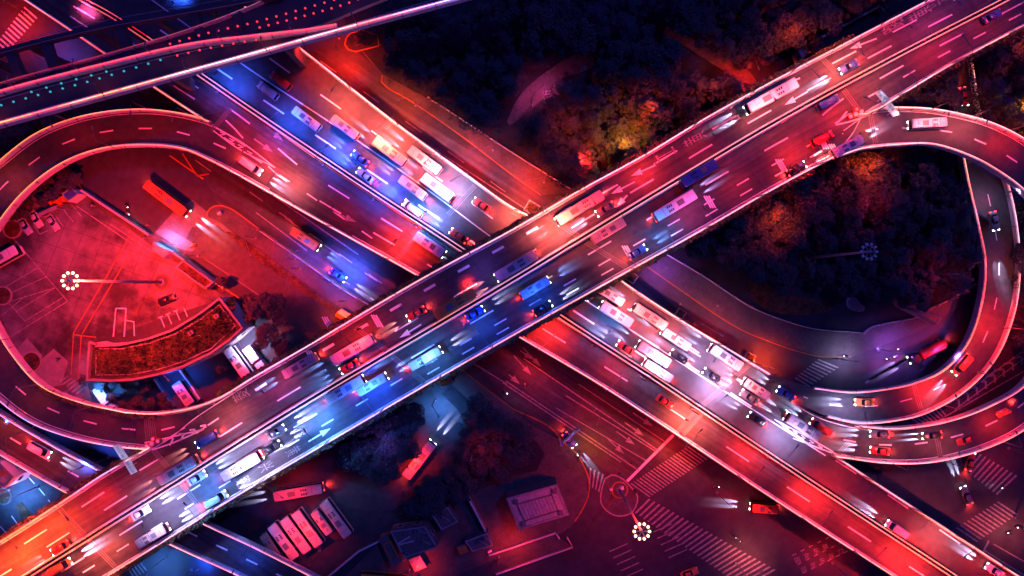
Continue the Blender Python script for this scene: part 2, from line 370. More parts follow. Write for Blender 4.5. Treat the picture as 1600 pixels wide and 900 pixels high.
    def piers(s, ts, w=.62, zs=None):
        for t in ts:
            i = int(t*s.n); l, r = s.L[i], s.R[i]; top = min(l.z, r.z)-1.3
            m = MB(); d = (r-l); rz = math.atan2(d.y, d.x); c = (l+r)/2
            m.box((c.x, c.y, top-.6), (d.length*w, 1.6, 1.18), 'darkconcrete', rz)
            m.box((c.x, c.y, (top-1.2)/2), (2.6, 1.5, top-1.2), 'darkconcrete', rz)
            m.build('pier', s.root)
    def done(s): s.mb.build('deck', s.root)

TXT = {}
def text_faces(mb, txt, origin, ux, uy, size, mt, stretch=1.0, up=.004):
    """glyph outlines laid flat: origin = lower left, ux/uy unit vectors"""
    if txt not in TXT:
        cu = bpy.data.curves.new('glyphs', 'FONT'); cu.body = txt; cu.size = 1.0
        o = bpy.data.objects.new('glyphs', cu); C.objects.link(o)
        dg = bpy.context.evaluated_depsgraph_get(); dg.update()
        me = bpy.data.meshes.new_from_object(o.evaluated_get(dg))
        TXT[txt] = ([tuple(v.co) for v in me.vertices], [tuple(p.vertices) for p in me.polygons])
        bpy.data.objects.remove(o); bpy.data.meshes.remove(me)
    vs, fs = TXT[txt]
    if not vs: return
    x0 = min(v[0] for v in vs); x1 = max(v[0] for v in vs); y0 = min(v[1] for v in vs); y1 = max(v[1] for v in vs)
    n = ux.cross(uy).normalized()*up
    for f in fs:
        mb.face([origin+ux*((vs[i][0]-(x0+x1)/2)*size)+uy*((vs[i][1]-(y0+y1)/2)*size*stretch)+n for i in f], mt)
# ============================================================ GROUND
def sheet(name, px, mt, z, smooth=False, curb=0, kind='structure', label=None, cat=None, edge=None):
    pts = [W(p.x, p.y, 0) for p in smoothpx(px+[px[0]], 6)[:-1]] if smooth else [W(a, b, 0) for a, b in px]
    m = MB(); m.prism(pts, z-.3 if not curb else -.2, z+curb, mt, side='kerb' if curb else None, bottom=False)
    if edge:
        q = [p+Vector((0, 0, z+curb)) for p in pts]; m.strip(q+[q[0]], .3, edge, .004)
    o = m.build(name); o['kind'] = kind
    if label: tag(o, label, cat)
    return o
g = MB(); g.face([(-900, -900, 0), (900, -900, 0), (900, 900, 0), (-900, 900, 0)], 'ground'); o = g.build('ground'); o['kind'] = 'structure'

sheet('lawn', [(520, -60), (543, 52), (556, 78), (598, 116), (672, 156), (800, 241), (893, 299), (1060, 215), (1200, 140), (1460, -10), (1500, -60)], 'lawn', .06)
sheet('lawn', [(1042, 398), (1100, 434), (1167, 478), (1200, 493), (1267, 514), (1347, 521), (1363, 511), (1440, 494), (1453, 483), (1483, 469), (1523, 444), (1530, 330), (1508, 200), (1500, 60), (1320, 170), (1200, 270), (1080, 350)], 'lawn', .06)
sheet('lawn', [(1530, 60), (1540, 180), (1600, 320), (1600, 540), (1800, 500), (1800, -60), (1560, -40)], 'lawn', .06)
# park path and oval clearing
sheet('park_path', [(792, 190), (812, 150), (850, 115), (905, 84), (928, 90), (925, 104), (870, 128), (842, 160), (808, 188), (796, 196)], 'path', .10, True)
sheet('park_path', [(1040, 42), (1065, 50), (1108, 78), (1150, 96), (1176, 118), (1182, 130), (1160, 128), (1120, 104), (1060, 66), (1036, 54)], 'path', .10, True)
sheet('park_path', [(1178, 425), (1215, 455), (1300, 475), (1300, 484), (1240, 492), (1190, 480), (1168, 450)], 'bedsoil', .08, True)
sheet('park_path', [(1323, 466), (1336, 464), (1345, 475), (1352, 480), (1350, 486), (1334, 486), (1323, 478)], 'slab', .10, True)
sheet('park_path', [(1390, 466), (1400, 466), (1420, 478), (1436, 474), (1430, 484), (1412, 486), (1398, 478)], 'path', .11, True)
# pavements with painted kerbs
def pave(px, label=None, mt='paving', edge=None, z=0):
    return sheet('pavement', px, mt, z, curb=.13)
pave([(543, 52), (575, 92), (596, 116), (597, 130), (610, 138), (640, 157), (720, 212), (800, 273), (845, 305), (893, 299), (800, 241), (672, 156), (598, 116)])
pave([(1007, 413), (1067, 455), (1150, 510), (1200, 532), (1290, 558), (1330, 558), (1430, 520), (1500, 480), (1523, 444), (1483, 469), (1453, 483), (1440, 494), (1363, 511), (1347, 521), (1267, 514), (1200, 493), (1100, 434), (1030, 392)])
def kerbline(px, mt='yellow', z=.13, w=.24, smooth=True):
    pts = [W(p.x, p.y, z) for p in (smoothpx(px, 6) if smooth else [Vector(a) for a in px])]
    m = MB(); m.strip(pts, w, mt, .006); o = m.build('kerb_line'); o['kind'] = 'structure'
kerbline([(597, 118), (596, 128), (604, 136), (640, 157), (720, 212), (800, 273), (845, 305)])
kerbline([(1007, 414), (1067, 456), (1150, 511), (1200, 533), (1250, 550), (1290, 558), (1330, 557)])
# rounded traffic island in the north
sheet('pavement', [(548, 52), (541, 60), (539, 70), (545, 78), (556, 81), (572, 77), (592, 72), (590, 55), (565, 48)], 'lawn', 0, curb=.14, edge='yellow')
# western side: bus bay, cycle track, hedge strips
pave([(-20, 270), (132, 290), (158, 312), (262, 375), (300, 408), (355, 450), (349, 458), (248, 392), (155, 322), (126, 298)])
pave([(324, 338), (328, 325), (342, 320), (358, 324), (400, 353), (470, 402), (545, 455), (590, 480), (580, 496), (545, 490), (470, 437), (400, 385), (348, 350)], 'island')
kerbline([(329, 346), (323, 337), (328, 326), (341, 321), (358, 325), (400, 354), (470, 403), (545, 456), (585, 482)], w=.3)
sheet('planting_strip', [(352, 362), (362, 362), (420, 402), (535, 488), (575, 512), (560, 514), (480, 462), (410, 412)], 'bedsoil', .05, kind='stuff', label='reddish ground cover strip between the cycle tracks', cat='ground cover')
sheet('road', [(300, 355), (340, 352), (410, 412), (540, 505), (500, 530), (420, 470), (330, 410), (282, 390)], 'asphalt', .02)
sheet('bus_bay', [(243, 362), (258, 357), (278, 366), (305, 385), (302, 392), (280, 388), (255, 374)], 'slab', .03, True)
kerbline([(272, 386), (310, 418), (345, 446), (390, 478)], w=.35)
# central island with the lamp mast
sheet('traffic_island', [(945, 748), (955, 742), (968, 745), (985, 760), (996, 775), (993, 792), (985, 802), (965, 806), (948, 798), (939, 785), (940, 765)], 'paving', 0, True, curb=.14, edge='kerb')
pave([(700, 560), (735, 590), (800, 640), (835, 668), (880, 690), (905, 715), (915, 735), (918, 770), (910, 795), (895, 820), (870, 838), (800, 862), (700, 905), (560, 935), (540, 900), (600, 840), (700, 800), (735, 770), (840, 735), (852, 710), (840, 690), (800, 670), (745, 640), (700, 610)])
kerbline([(800, 638), (860, 668), (880, 690), (900, 708), (912, 728), (919, 745), (920, 770), (910, 796), (898, 815)], w=.32)
kerbline([(700, 560), (735, 588), (800, 638)], w=.25)
sheet('lawn', [(705, 600), (760, 650), (800, 668), (838, 690), (850, 708), (838, 735), (800, 742), (735, 765), (700, 798), (640, 810), (610, 800), (650, 770), (720, 730), (735, 680), (715, 640), (690, 615)], 'lawn', .17)
sheet('lawn', [(545, 668), (600, 640), (640, 640), (652, 670), (645, 710), (600, 738), (550, 725), (530, 700)], 'lawn', .06, True)
sheet('service_yard', [(735, 775), (842, 734), (868, 745), (880, 760), (850, 800), (905, 805), (860, 838), (770, 850)], 'paving', .15)
sheet('pavement_strip', [(764, 868), (868, 832), (873, 840), (895, 852), (800, 890)], 'paving', .16)
# parking plaza
sheet('plaza', [(-30, 400), (0, 360), (45, 305), (126, 298), (160, 325), (250, 392), (349, 462), (349, 466), (148, 533), (136, 598), (150, 650), (60, 600), (-30, 520)], 'plaza', .03)
sheet('plaza_slabs', [(25, 548), (42, 528), (66, 555), (64, 562), (84, 545), (107, 565), (96, 600), (110, 620), (70, 605)], 'slab', .035)
sheet('ground_strip', [(140, 600), (200, 597), (330, 556), (385, 515), (440, 560), (250, 650), (160, 645)], 'ground', .012)
# yard by the western ramp foot
sheet('side_street', [(-20, 700), (30, 700), (105, 775), (60, 830), (0, 850), (-20, 850)], 'asphalt', .01)
sheet('planting_bed', [(25, 790), (34, 784), (50, 802), (38, 822)], 'bedsoil', .1, kind='stuff', label='orange lit flower bed beside the bright white lamp by the blue street', cat='flower bed')
# pool of still water in the middle green: round drive
sheet('road', [(600, 600), (690, 590), (735, 640), (730, 690), (700, 735), (640, 790), (540, 790), (480, 740), (560, 740), (640, 720), (655, 670), (635, 635), (590, 630)], 'asphalt', .02, True)

sheet('road', [(730, 545), (830, 500), (1100, 690), (1000, 775), (960, 745), (905, 705), (870, 682), (800, 640)], 'road_se', .012)
sheet('road', [(300, 235), (380, 270), (660, 470), (590, 520), (400, 350), (340, 318)], 'road_se', .012)
sheet('road', [(470, 70), (560, 100), (640, 165), (845, 310), (860, 352), (700, 250)], 'road_se', .012)
# ------------------------------------------------------------ road markings on the ground (one sheet)
rm = MB()
def gline(a, b, w=.25, mt='wornwhite', z=.026): rm.strip([W(*a, z), W(*b, z)], w, mt)
def gdash(a, b, on=3, off=4, w=.25, mt='wornwhite', z=.026, start=0): dashes(rm, [W(*a, z), W(*b, z)], on, off, w, mt, 0, start)
def zebra(a, b, c, d, n, z=.026, mt='wornwhite', fill=.38):
    """stripes run from edge a-b to edge d-c"""
    A, B, Cc, D = W(*a, z), W(*b, z), W(*c, z), W(*d, z)
    for i in range(n):
        t0 = (i+.25)/n; t1 = (i+.25+fill)/n
        rm.face([A.lerp(B, t0), A.lerp(B, t1), D.lerp(Cc, t1), D.lerp(Cc, t0)], mt)
zebra((1076, 696), (984, 757), (1013, 778), (1106, 717), 21)
zebra((1012, 778), (1215, 892), (1165, 920), (990, 800), 27)
zebra((920, 730), (946, 742), (938, 770), (919, 758), 4)
zebra((1492, 826), (1562, 782), (1592, 802), (1525, 848), 12)
zebra((1530, 708), (1592, 745), (1560, 775), (1508, 735), 9)
zebra((1467, 632), (1420, 655), (1442, 668), (1480, 648), 8)
zebra((1280, 560), (1240, 592), (1262, 606), (1312, 573), 9)
zebra((-10, 74), (40, 8), (60, 26), (6, 88), 12, mt='white')
zebra((86, 598), (122, 618), (136, 606), (104, 586), 6, .045)
zebra((208, 905), (232, 890), (222, 878), (200, 892), 5)
# boulevard A-road at ground (south side) lines, arrows, stop line
for (a, b) in (((893, 640), (1010, 725)), ((927, 640), (1026, 716)), ((962, 640), (1040, 706)), ((725, 580), (985, 744))):
    pass
gline((868, 637), (1010, 720)); gline((818, 560), (1030, 705)); gline((884, 618), (1026, 706)); gline((904, 600), (1040, 691)); gline((935, 600), (1058, 680))
gline((790, 595), (998, 735)); gline((786, 598), (970, 722)); gline((740, 568), (792, 600))
gline((1052, 680), (980, 752), .7, 'white')
def arrow(a, b, z, mb=None, mt='wornwhite', w=.3, hd=2.4, hw=.75, up=0.0):
    mb = mb or rm; p = W(*a, z); q = W(*b, z); d = (q-p).normalized(); nn = Vector((-d.y, d.x, 0)); u = Vector((0, 0, up))
    e = q-d*hd; mb.face([p-nn*w/2+u, e-nn*w/2+u, e+nn*w/2+u, p+nn*w/2+u], mt); mb.face([e-nn*hw+u, q+u, e+nn*hw+u], mt)
for a, b in (((989, 645), (1020, 666)), ((976, 660), (1006, 681)), ((963, 674), (992, 695)), ((950, 686), (975, 709))): arrow(a, b, .03)
for a, b in (((817, 543), (845, 573)), ((803, 556), (830, 586)), ((795, 585), (812, 600)), ((813, 548), (834, 562))): arrow(a, b, .03)
for i in range(5):
    gdash((952+i*6, 862+i*10), (1080+i*6, 805+i*10), 5, 7)
gline((1545, 845), (1535, 865), .5); gline((1538, 860), (1610, 905)); gline((1552, 850), (1640, 900))
gline((1492, 640), (1600, 560), .3); gline((1482, 632), (1600, 548), .3)
# chevrons east
for i in range(10):
    x = 1488+i*14; y = 632-i*9.5
    p0, p1, p2 = W(x-4, y-6, .03), W(x+10, y-8, .03), W(x+11, y+4, .03)
    rm.strip([p0, p1], .5, 'wornwhite'); rm.strip([p1, p2], .5, 'wornwhite')
gline((1470, 655), (1600, 580), .3)
# lane stripes next to the bus lane on the east yard
for i in range(5): gline((1352+i*7, 598-i*4), (1402+i*8, 570-i*5), .5, 'wornwhite', .03)
# western ground roads
gdash((390, 300), (600, 445), 4, 5); gdash((430, 330), (590, 440), 5, 7, start=3); gline((305, 250), (330, 268)); gdash((515, 425), (605, 482), 6, 6)
gline((265, 243), (318, 280), .35, 'yellow'); gline((285, 240), (308, 275), .35, 'yellow'); gline((308, 275), (326, 272), .35, 'yellow')
gline((372, 268), (560, 398), .3)
gline((400, 332), (480, 392), .25); 
gdash((165, 60), (0, -40), 6, 8); gdash((190, 90), (60, 8), 5, 7); gdash((250, 55), (180, 5), 6, 8)
gline((560, 155), (860, 352), .25); gdash((500, 95), (790, 300), 5, 8)
# plaza parking bays
def zline(a, b, w=.22, mt='wornwhite'): rm.strip([W(*a, .034), W(*b, .034)], w, mt)
for a, b in (((13, 472), (84, 450)), ((26, 486), (85, 450)), ((38, 502), (98, 465)), ((105, 471), (10, 530)), ((13, 472), (39, 502)), ((-5, 456), (60, 418)), ((14, 459), (73, 432)), ((20, 372), (105, 470)), ((-5, 500), (40, 462)),
             ((88, 338), (100, 356)), ((100, 329), (115, 347)), ((112, 320), (127, 338)), ((52, 350), (62, 366)), ((62, 366), (75, 360)), ((120, 322), (205, 380)), ((172, 350), (240, 395))): zline(a, b)
for x in (0, 11, 24, 36): zline((251+x, 496-x*.42), (257+x, 511-x*.45), .22, 'white')
for x in (0, 12, 24): zline((247+x, 497-x*.42), (254+x, 494-x*.42), .22, 'white')
for a, b in (((177, 526), (181, 482)), ((181, 482), (197, 482)), ((197, 482), (194, 526)), ((194, 500), (210, 503)), ((209, 503), (210, 525))): zline(a, b, .25, 'white')
for a, b in (((207, 362), (115, 520)), ((220, 368), (128, 522)), ((115, 520), (111, 585)), ((127, 523), (122, 597)), ((115, 523), (150, 527))): zline(a, b, .25, 'yellow')
for k in range(-6, 22, 2):      # dark joints of the cast slabs on the plaza
    for a, b in (((20+k*17, 300), (20+k*17-120, 600)), ((-10, 250+k*17), (340, 250+k*17+120))):
        A0, B0 = Vector(a), Vector(b); seg = []
        for i in range(61):
            P_ = A0.lerp(B0, i/60); x, y = P_
            ok = (y > 330-.25*x and y > 296 and y > 296+(x-126)*.745 and x > 4 and (y < 533-(x-148)*.0 if x < 190 else y < 533-(x-190)*.40) and (x > 60 or y < 590)) and x < 345
            if ok: seg.append(W(x, y, .036))
            else:
                if len(seg) > 2: rm.strip(seg, .08, 'joint')
                seg = []
        if len(seg) > 2: rm.strip(seg, .08, 'joint')
# stencilled words in the bus lanes (south east)
ux = Vector((.94, .34, 0)).normalized(); uy = Vector((-.34, .94, 0)).normalized()
for k, (chs, x0, y0) in enumerate((('国定东路', 1246, 875), ('国定东路口', 1256, 890))):
    for i, ch in enumerate(chs): text_faces(rm, ch, W(x0+i*14.5, y0-i*7, .032), ux, uy, 1.5, 'wornwhite')
for i in range(6):
    for j in range(3): gline((1238+i*13+j*8, 868-i*6.5+j*14), (1244+i*13+j*8, 865-i*6.5+j*14), .25)
# blue-lit yard bay lines, western street lines
for a, b in (((44, 745), (54, 756)), ((60, 762), (70, 774)), ((75, 781), (84, 790)), ((0, 822), (14, 838)), ((18, 806), (28, 820)), ((24, 640), (50, 655)), ((48, 670), (60, 660))): gline(a, b, .25, 'white')
o = rm.build('road_markings'); o['kind'] = 'structure'
# shallow colour difference: concrete apron at the bus bay
sheet('concrete_apron', [(243, 362), (272, 330), (300, 312), (350, 352), (410, 400), (470, 445), (430, 480), (330, 412)], 'patch', .016)

# ============================================================ ELEVATED ROADS
E_up = [(-60, 882), (0, 847), (117, 772), (160, 743), (233, 700), (266, 680), (300, 652), (345, 622), (400, 588), (485, 539), (547, 502), (658, 437), (800, 360), (850, 331), (903, 300), (1007, 243), (1100, 187), (1200, 132), (1330, 64), (1453, 0), (1530, -42)]
E_lo = [(60, 965), (167, 900), (400, 756), (530, 680), (667, 600), (800, 524), (983, 422), (1100, 357), (1200, 299), (1267, 263), (1312, 238), (1338, 208), (1352, 180), (1400, 152), (1483, 102), (1600, 40), (1690, -6)]
E_md = [(-40, 952), (43, 900), (400, 676), (525, 600), (665, 518), (800, 438), (1027, 300), (1200, 197), (1400, 88), (1570, 0), (1640, -38)]
E = Deck('overpass', 'wide red and blue lit overpass running from lower left to upper right corner', E_up, E_lo, 13, mt='deck_ne')
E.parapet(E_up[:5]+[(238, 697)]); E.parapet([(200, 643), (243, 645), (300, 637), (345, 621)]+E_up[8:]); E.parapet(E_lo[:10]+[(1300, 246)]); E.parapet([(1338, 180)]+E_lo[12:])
E.hedge([(0, 847), (117, 772), (160, 743), (225, 704)], 1); E.hedge([(345, 620)]+E_up[8:19], 1); E.hedge(E_lo[1:7], -1); E.hedge(E_lo[6:10], -1); E.hedge(E_lo[13:16], -1)
E.median(E_md)
def mid(A, B, u, deck, i0=0, i1=None):
    a = resample(smoothpx(A), 160); b = resample(smoothpx(B), 160)
    q = [p.lerp(r, u) for p, r in zip(a, b)]; q = q[i0:i1]
    return [W(p.x, p.y, deck.zat(p.x, p.y)) for p in q]
dashes(E.mb, mid(E_up, E_md, .33, E, 0, 46), 6.2, 9.5, .34); dashes(E.mb, mid(E_up, E_md, .33, E, 98, 161), 6.2, 9.5, .34)
dashes(E.mb, mid(E_up, E_md, .67, E, 0, 160), 6.2, 9.5, .34, start=5)
dashes(E.mb, mid(E_up, E_md, .24, E, 45, 98), 3, 6, .6, start=2)
dashes(E.mb, mid(E_md, E_lo, .34, E, 0, 160), 6.2, 9.5, .34, start=2)
dashes(E.mb, mid(E_md, E_lo, .63, E, 0, 160), 3.2, 6, .32)
dashes(E.mb, mid(E_md, E_lo, .82, E, 60, 125), 3.2, 6, .32, start=2)
E.mb.strip(mid(E_up, E_md, .055, E), .22, 'white', .004); E.mb.strip(mid(E_up, E_md, .93, E), .22, 'white', .004)
E.mb.strip(mid(E_md, E_lo, .06, E), .22, 'white', .004); E.mb.strip(mid(E_md, E_lo, .95, E), .22, 'white', .004)
for a, b in (((93, 795), (134, 838)), ((140, 845), (180, 886)), ((239, 703), (275, 745)), ((283, 755), (318, 800)), ((556, 512), (604, 548)), ((612, 556), (664, 598)), ((855, 338), (908, 372)), ((915, 378), (980, 418)), ((1285, 92), (1305, 112)), ((1318, 140), (1346, 178))): E.joint(a, b)
for x, y in ((503, 495), (580, 492), (1295, 225), (972, 384), (1100, 306), (1277, 214), (1212, 249), (478, 548)):
    for k in range(3):
        dx = k*3.6; a = W(x+dx, y, 13); b = W(x+dx+11, y+19, 13); E.mb.strip([a, b], .35, 'white', .005)
EU = (W(1007, 243, 13)-W(903, 300, 13)).normalized(); EV = Vector((-EU.y, EU.x, 0))
# lane text: SW-bound lane and NE-bound lane, tall stretched glyphs
for ch, x, y in (('谷', 1140, 190), ('黄', 1085, 217), ('工', 1040, 241), ('兴', 1464, 3), ('黄', 1437, 21), ('路', 1395, 41)):
    text_faces(E.mb, ch, W(x, y, 13), EV, -EU, 2.0, 'wornwhite', 3.2, .006)
for ch, x, y in (('黄', 458, 705), ('兴', 416, 729), ('路', 380, 752)):
    text_faces(E.mb, ch, W(x, y, 13), -EV, EU, 1.8, 'wornwhite', 2.2, .006)
text_faces(E.mb, '菱', W(376, 618, 13), EV, -EU, 2.4, 'wornwhite', 1.8, .006)
for a, b in (((1024, 258), (986, 275)), ((992, 284), (955, 303)), ((1370, 60), (1328, 76)), ((1262, 143), (1226, 164)), ((1250, 122), (1226, 132)), ((658, 507), (624, 528)), ((482, 690), (517, 669)), ((980, 305), (962, 325))):
    arrow(a, b, 13, E.mb, 'white', .32, 2.6, .75, .006)
E.piers([.06, .13, .2, .27, .34, .41, .49, .57, .65, .73, .8, .88, .95])
# gore hatching where the west loop joins
for i in range(4):
    x = 262+i*17; y = 690-i*7
    a = W(x, y-6+i, 13); b = W(x+9, y-5, 13); c = W(x+3, y+6-i, 13); E.mb.strip([a, b], .4, 'white', .006); E.mb.strip([b, c], .4, 'white', .006)
E.mb.strip(E.px([(226, 692), (262, 684), (318, 671)]), .35, 'white', .006); E.mb.strip(E.px([(238, 703), (270, 692), (318, 671)]), .35, 'white', .006)
E.mb.strip(E.px([(1305, 193), (1328, 178), (1350, 174)]), .35, 'white', .006); E.mb.strip(E.px([(1306, 195), (1328, 190), (1356, 180)]), .35, 'white', .006)
E.done()

# carriageway A (south-west) of the lower expressway
A_up = [(60, -45), (130, 0), (180, 28), (310, 115), (400, 177), (583, 300), (730, 396), (868, 490), (1037, 600), (1200, 709), (1490, 900), (1580, 960)]
A_lo = [(-20, -42), (40, 0), (103, 42), (240, 135), (327, 192), (362, 240), (400, 288), (433, 307), (545, 370), (658, 433), (807, 523), (947, 606), (1200, 773), (1397, 900), (1490, 960)]
A = Deck('expressway', 'lower left expressway carriageway, brightly red lit where it leaves the overpass', A_up, A_lo, 6, mt='deck_se')
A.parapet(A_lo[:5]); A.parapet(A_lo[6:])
A_m = [(p[0]+3, p[1]-3) for p in A_up]
A.median(A_up)
dashes(A.mb, mid(A_up, A_lo, .34, A, 0, 88), 6, 9, .34); dashes(A.mb, mid(A_up, A_lo, .67, A, 0, 88), 6, 9, .34, start=4); dashes(A.mb, mid(A_up, A_lo, .5, A, 88, 161), 6.5, 11, .34)
A.mb.strip(mid(A_up, A_lo, .07, A), .22, 'white', .004); A.mb.strip(mid(A_up, A_lo, .94, A, 62), .22, 'white', .004)
dashes(A.mb, A.px([(350, 215), (420, 262), (520, 330), (600, 385)]), 3, 5, .3)
for a, b in (((416, 198), (443, 221)), ((397, 217), (427, 238)), ((520, 330), (556, 347))): arrow(a, b, 6, A.mb, 'wornwhite', .32, 2.6, .75, .006)
for a, b in (((360, 170), (330, 205)), ((664, 354), (614, 412)), ((1094, 642), (1062, 678))): A.joint(a, b, 1.1 if a[0] < 1000 else 2.6)
A.mb.strip(A.px([(335, 198), (380, 224), (430, 262)]), .25, 'white', .006); A.mb.strip(A.px([(333, 204), (372, 232), (430, 262)]), .25, 'white', .006)
for i in range(4):
    x = 346+i*14; y = 205+i*10; p = W(x-2, y+1, 6); q = W(x+6, y+5, 6); r = W(x-2, y+6, 6)
    A.mb.strip([p, q], .2, 'white', .009); A.mb.strip([q, r], .2, 'white', .009)
A.piers([.1, .2, .3, .42, .66, .75, .84, .93]); A.done()

# carriageway B (north-east)
B_lo = [(p[0]+5, p[1]-4) for p in A_up]
B_up = [(330, -30), (400, 25), (463, 72), (550, 140), (623, 197), (733, 277), (800, 325), (860, 354), (912, 394), (967, 437), (1060, 499), (1167, 564), (1200, 584), (1240, 612), (1275, 660), (1302, 711), (1345, 740), (1590, 900), (1680, 958)]
B = Deck('expressway', 'upper right expressway carriageway crowded with pale buses, crossing beneath the overpass', B_up, B_lo, 6, dz=-.01)
B.parapet(B_up[:13]); B.parapet(B_up[15:])
B_mid = [(210, -20), (300, 45), (400, 115), (517, 192), (617, 260), (700, 320), (770, 372), (913, 468), (1000, 525), (1110, 597), (1200, 655), (1290, 712)]
m_ = B.px(B_mid); B.mb.strip(m_, .3, 'white', .004)
fence = MB(); q_ = B.px(B_mid[:7])
fence.tube([p+Vector((0, 0, .9)) for p in q_], .05, 'whitesteel', 4)
d = 0
while d < plen(q_):
    p, dr = along(q_, d); fence.box((p.x, p.y, p.z+.45), (.08, .08, .9), 'whitesteel'); d += 2
fence.build('guard_rail', B.root)
dashes(B.mb, mid(B_mid, B_up[:14], .45, B), 6, 9, .34); 
dashes(B.mb, mid(A_up[2:9], B_mid[1:9], .45, B), 6, 9, .4, start=3)
B.mb.strip(mid(B_up[:13], B_up[:13], 0, B), .01, 'white', .004)
dashes(B.mb, B.px([(1060, 560), (1200, 652), (1330, 735), (1560, 890)]), 6, 9, .34)
dashes(B.mb, B.px([(1060, 530), (1150, 590), (1210, 625)]), 6, 9, .34)
for a, b in (((742, 290), (700, 336)), ((860, 360), (800, 330)), ((1170, 570), (1090, 640)), ((612, 190), (600, 200)), ((1340, 676), (1305, 715))): B.joint(a, b)
B.mb.strip(B.px([(1210, 655), (1258, 690), (1300, 708)]), .25, 'white', .006); B.mb.strip(B.px([(1210, 655), (1262, 683), (1302, 706)]), .25, 'white', .006)
for i in range(5):
    x = 1228+i*13; y = 667+i*7.5; p = W(x-2, y-2, 6); q = W(x+5, y+3, 6); r = W(x-3, y+2, 6)
    B.mb.strip([p, q], .2, 'white', .009); B.mb.strip([q, r], .2, 'white', .009)
B.piers([.1, .2, .3, .7, .8, .92]); B.done()

# ramp F, west side
F_up = [(-70, 592), (0, 643), (90, 697), (167, 738), (323, 817), (400, 853), (493, 900), (560, 935)]
F_lo = [(-70, 660), (0, 705), (117, 772), (270, 848), (383, 900), (450, 935)]
F = Deck('slip_road', 'two lane elevated slip road sliding under the overpass near the lower left corner', F_up, F_lo, 5.5, mt='deck_se')
F.parapet(F_up); F.parapet(F_lo); dashes(F.mb, F.lane(.5), 3, 5, .4); F.piers([.2, .85]); F.done()

# left loop
Q_out = [(285, 672), (235, 700), (207, 698), (167, 693), (110, 680), (50, 657), (0, 620), (-45, 572), (-78, 505), (-86, 430), (-72, 350), (-40, 292), (0, 257), (57, 213), (110, 190), (167, 177), (233, 173), (300, 182), (335, 194), (380, 222)]
Q_in = [(335, 626), (300, 637), (243, 645), (200, 643), (123, 625), (67, 600), (20, 547), (0, 513), (-20, 470), (-26, 430), (-20, 390), (0, 353), (43, 300), (100, 257), (157, 235), (217, 228), (287, 233), (333, 252), (400, 288), (425, 302)]
Q = Deck('loop_ramp', 'curved loop ramp sweeping round the red parking plaza at the left edge', Q_out, Q_in, [13, 13, 12.3, 11.2, 10, 9, 8, 7, 6.2, 6, 6], dz=-.02)
Q.parapet(Q_out[1:18]+[(330, 192)]); Q.parapet(Q_in[3:19]); dashes(Q.mb, Q.lane(.48, .04, .97), 3.2, 6, .35); Q.mb.strip(Q.lane(.08), .2, 'white', .004); Q.mb.strip(Q.lane(.92), .2, 'white', .004)
Q.hedge(Q_in[2:6], 1, .7)
Q.piers([.1, .18, .26, .74, .82, .9]); Q.joint((228, 645), (232, 695)); Q.joint((236, 645), (242, 692)); Q.done()

# right loop
K_out = [(1322, 200), (1352, 178), (1372, 171), (1410, 170), (1450, 172), (1500, 181), (1550, 196), (1600, 222), (1665, 275), (1715, 350), (1732, 430), (1715, 520), (1660, 605), (1600, 666), (1540, 697), (1460, 719), (1390, 722), (1300, 711), (1240, 690)]
K_in = [(1268, 263), (1310, 244), (1340, 234), (1367, 230), (1400, 227), (1450, 226), (1500, 240), (1545, 262), (1600, 303), (1640, 360), (1658, 430), (1645, 510), (1600, 597), (1545, 632), (1480, 656), (1400, 668), (1335, 665), (1270, 645), (1225, 615)]
K = Deck('loop_ramp', 'rose lit loop ramp leaving the overpass by the sign mast, at the right', K_out, K_in, [13, 13, 13, 12.4, 11.6, 10.6, 9.5, 8.4, 7.3, 6.4, 6, 6], dz=-.02)
K.parapet(K_out[1:18]); K.parapet(K_in[1:17]); dashes(K.mb, K.lane(.5, .06, .97), 3, 5.5, .35); K.mb.strip(K.lane(.07), .2, 'white', .004); K.mb.strip(K.lane(.93), .2, 'white', .004)
K.joint((1462, 672), (1470, 716)); K.joint((1360, 178), (1368, 224)); K.piers([.15, .25, .35, .75, .85]); K.done()

# inner ramp R
R_out = [(1512, 60), (1514, 95), (1520, 140), (1530, 190), (1550, 240), (1570, 290), (1583, 350), (1588, 420), (1579, 490), (1550, 560), (1500, 612), (1440, 645), (1400, 655), (1340, 660), (1290, 650), (1230, 620)]
R_in = [(1498, 60), (1497, 95), (1496, 140), (1497, 190), (1500, 240), (1510, 290), (1524, 350), (1535, 410), (1530, 470), (1508, 535), (1470, 578), (1425, 598), (1390, 606), (1330, 612), (1270, 606), (1190, 579)]
R = Deck('slip_road', 'narrow slip road curving under the loop ramp and round the dark park', R_out, R_in, [1.4, 2, 3, 4, 5, 6, 6, 6, 6], dz=-.03)
R.parapet(R_out[:15]); R.parapet(R_in[4:15]); dashes(R.mb, R.lane(.5, .3, .95), 3, 5.5, .22); R.joint((1428, 600), (1440, 644)); R.piers([.4, .55, .7]); R.done()

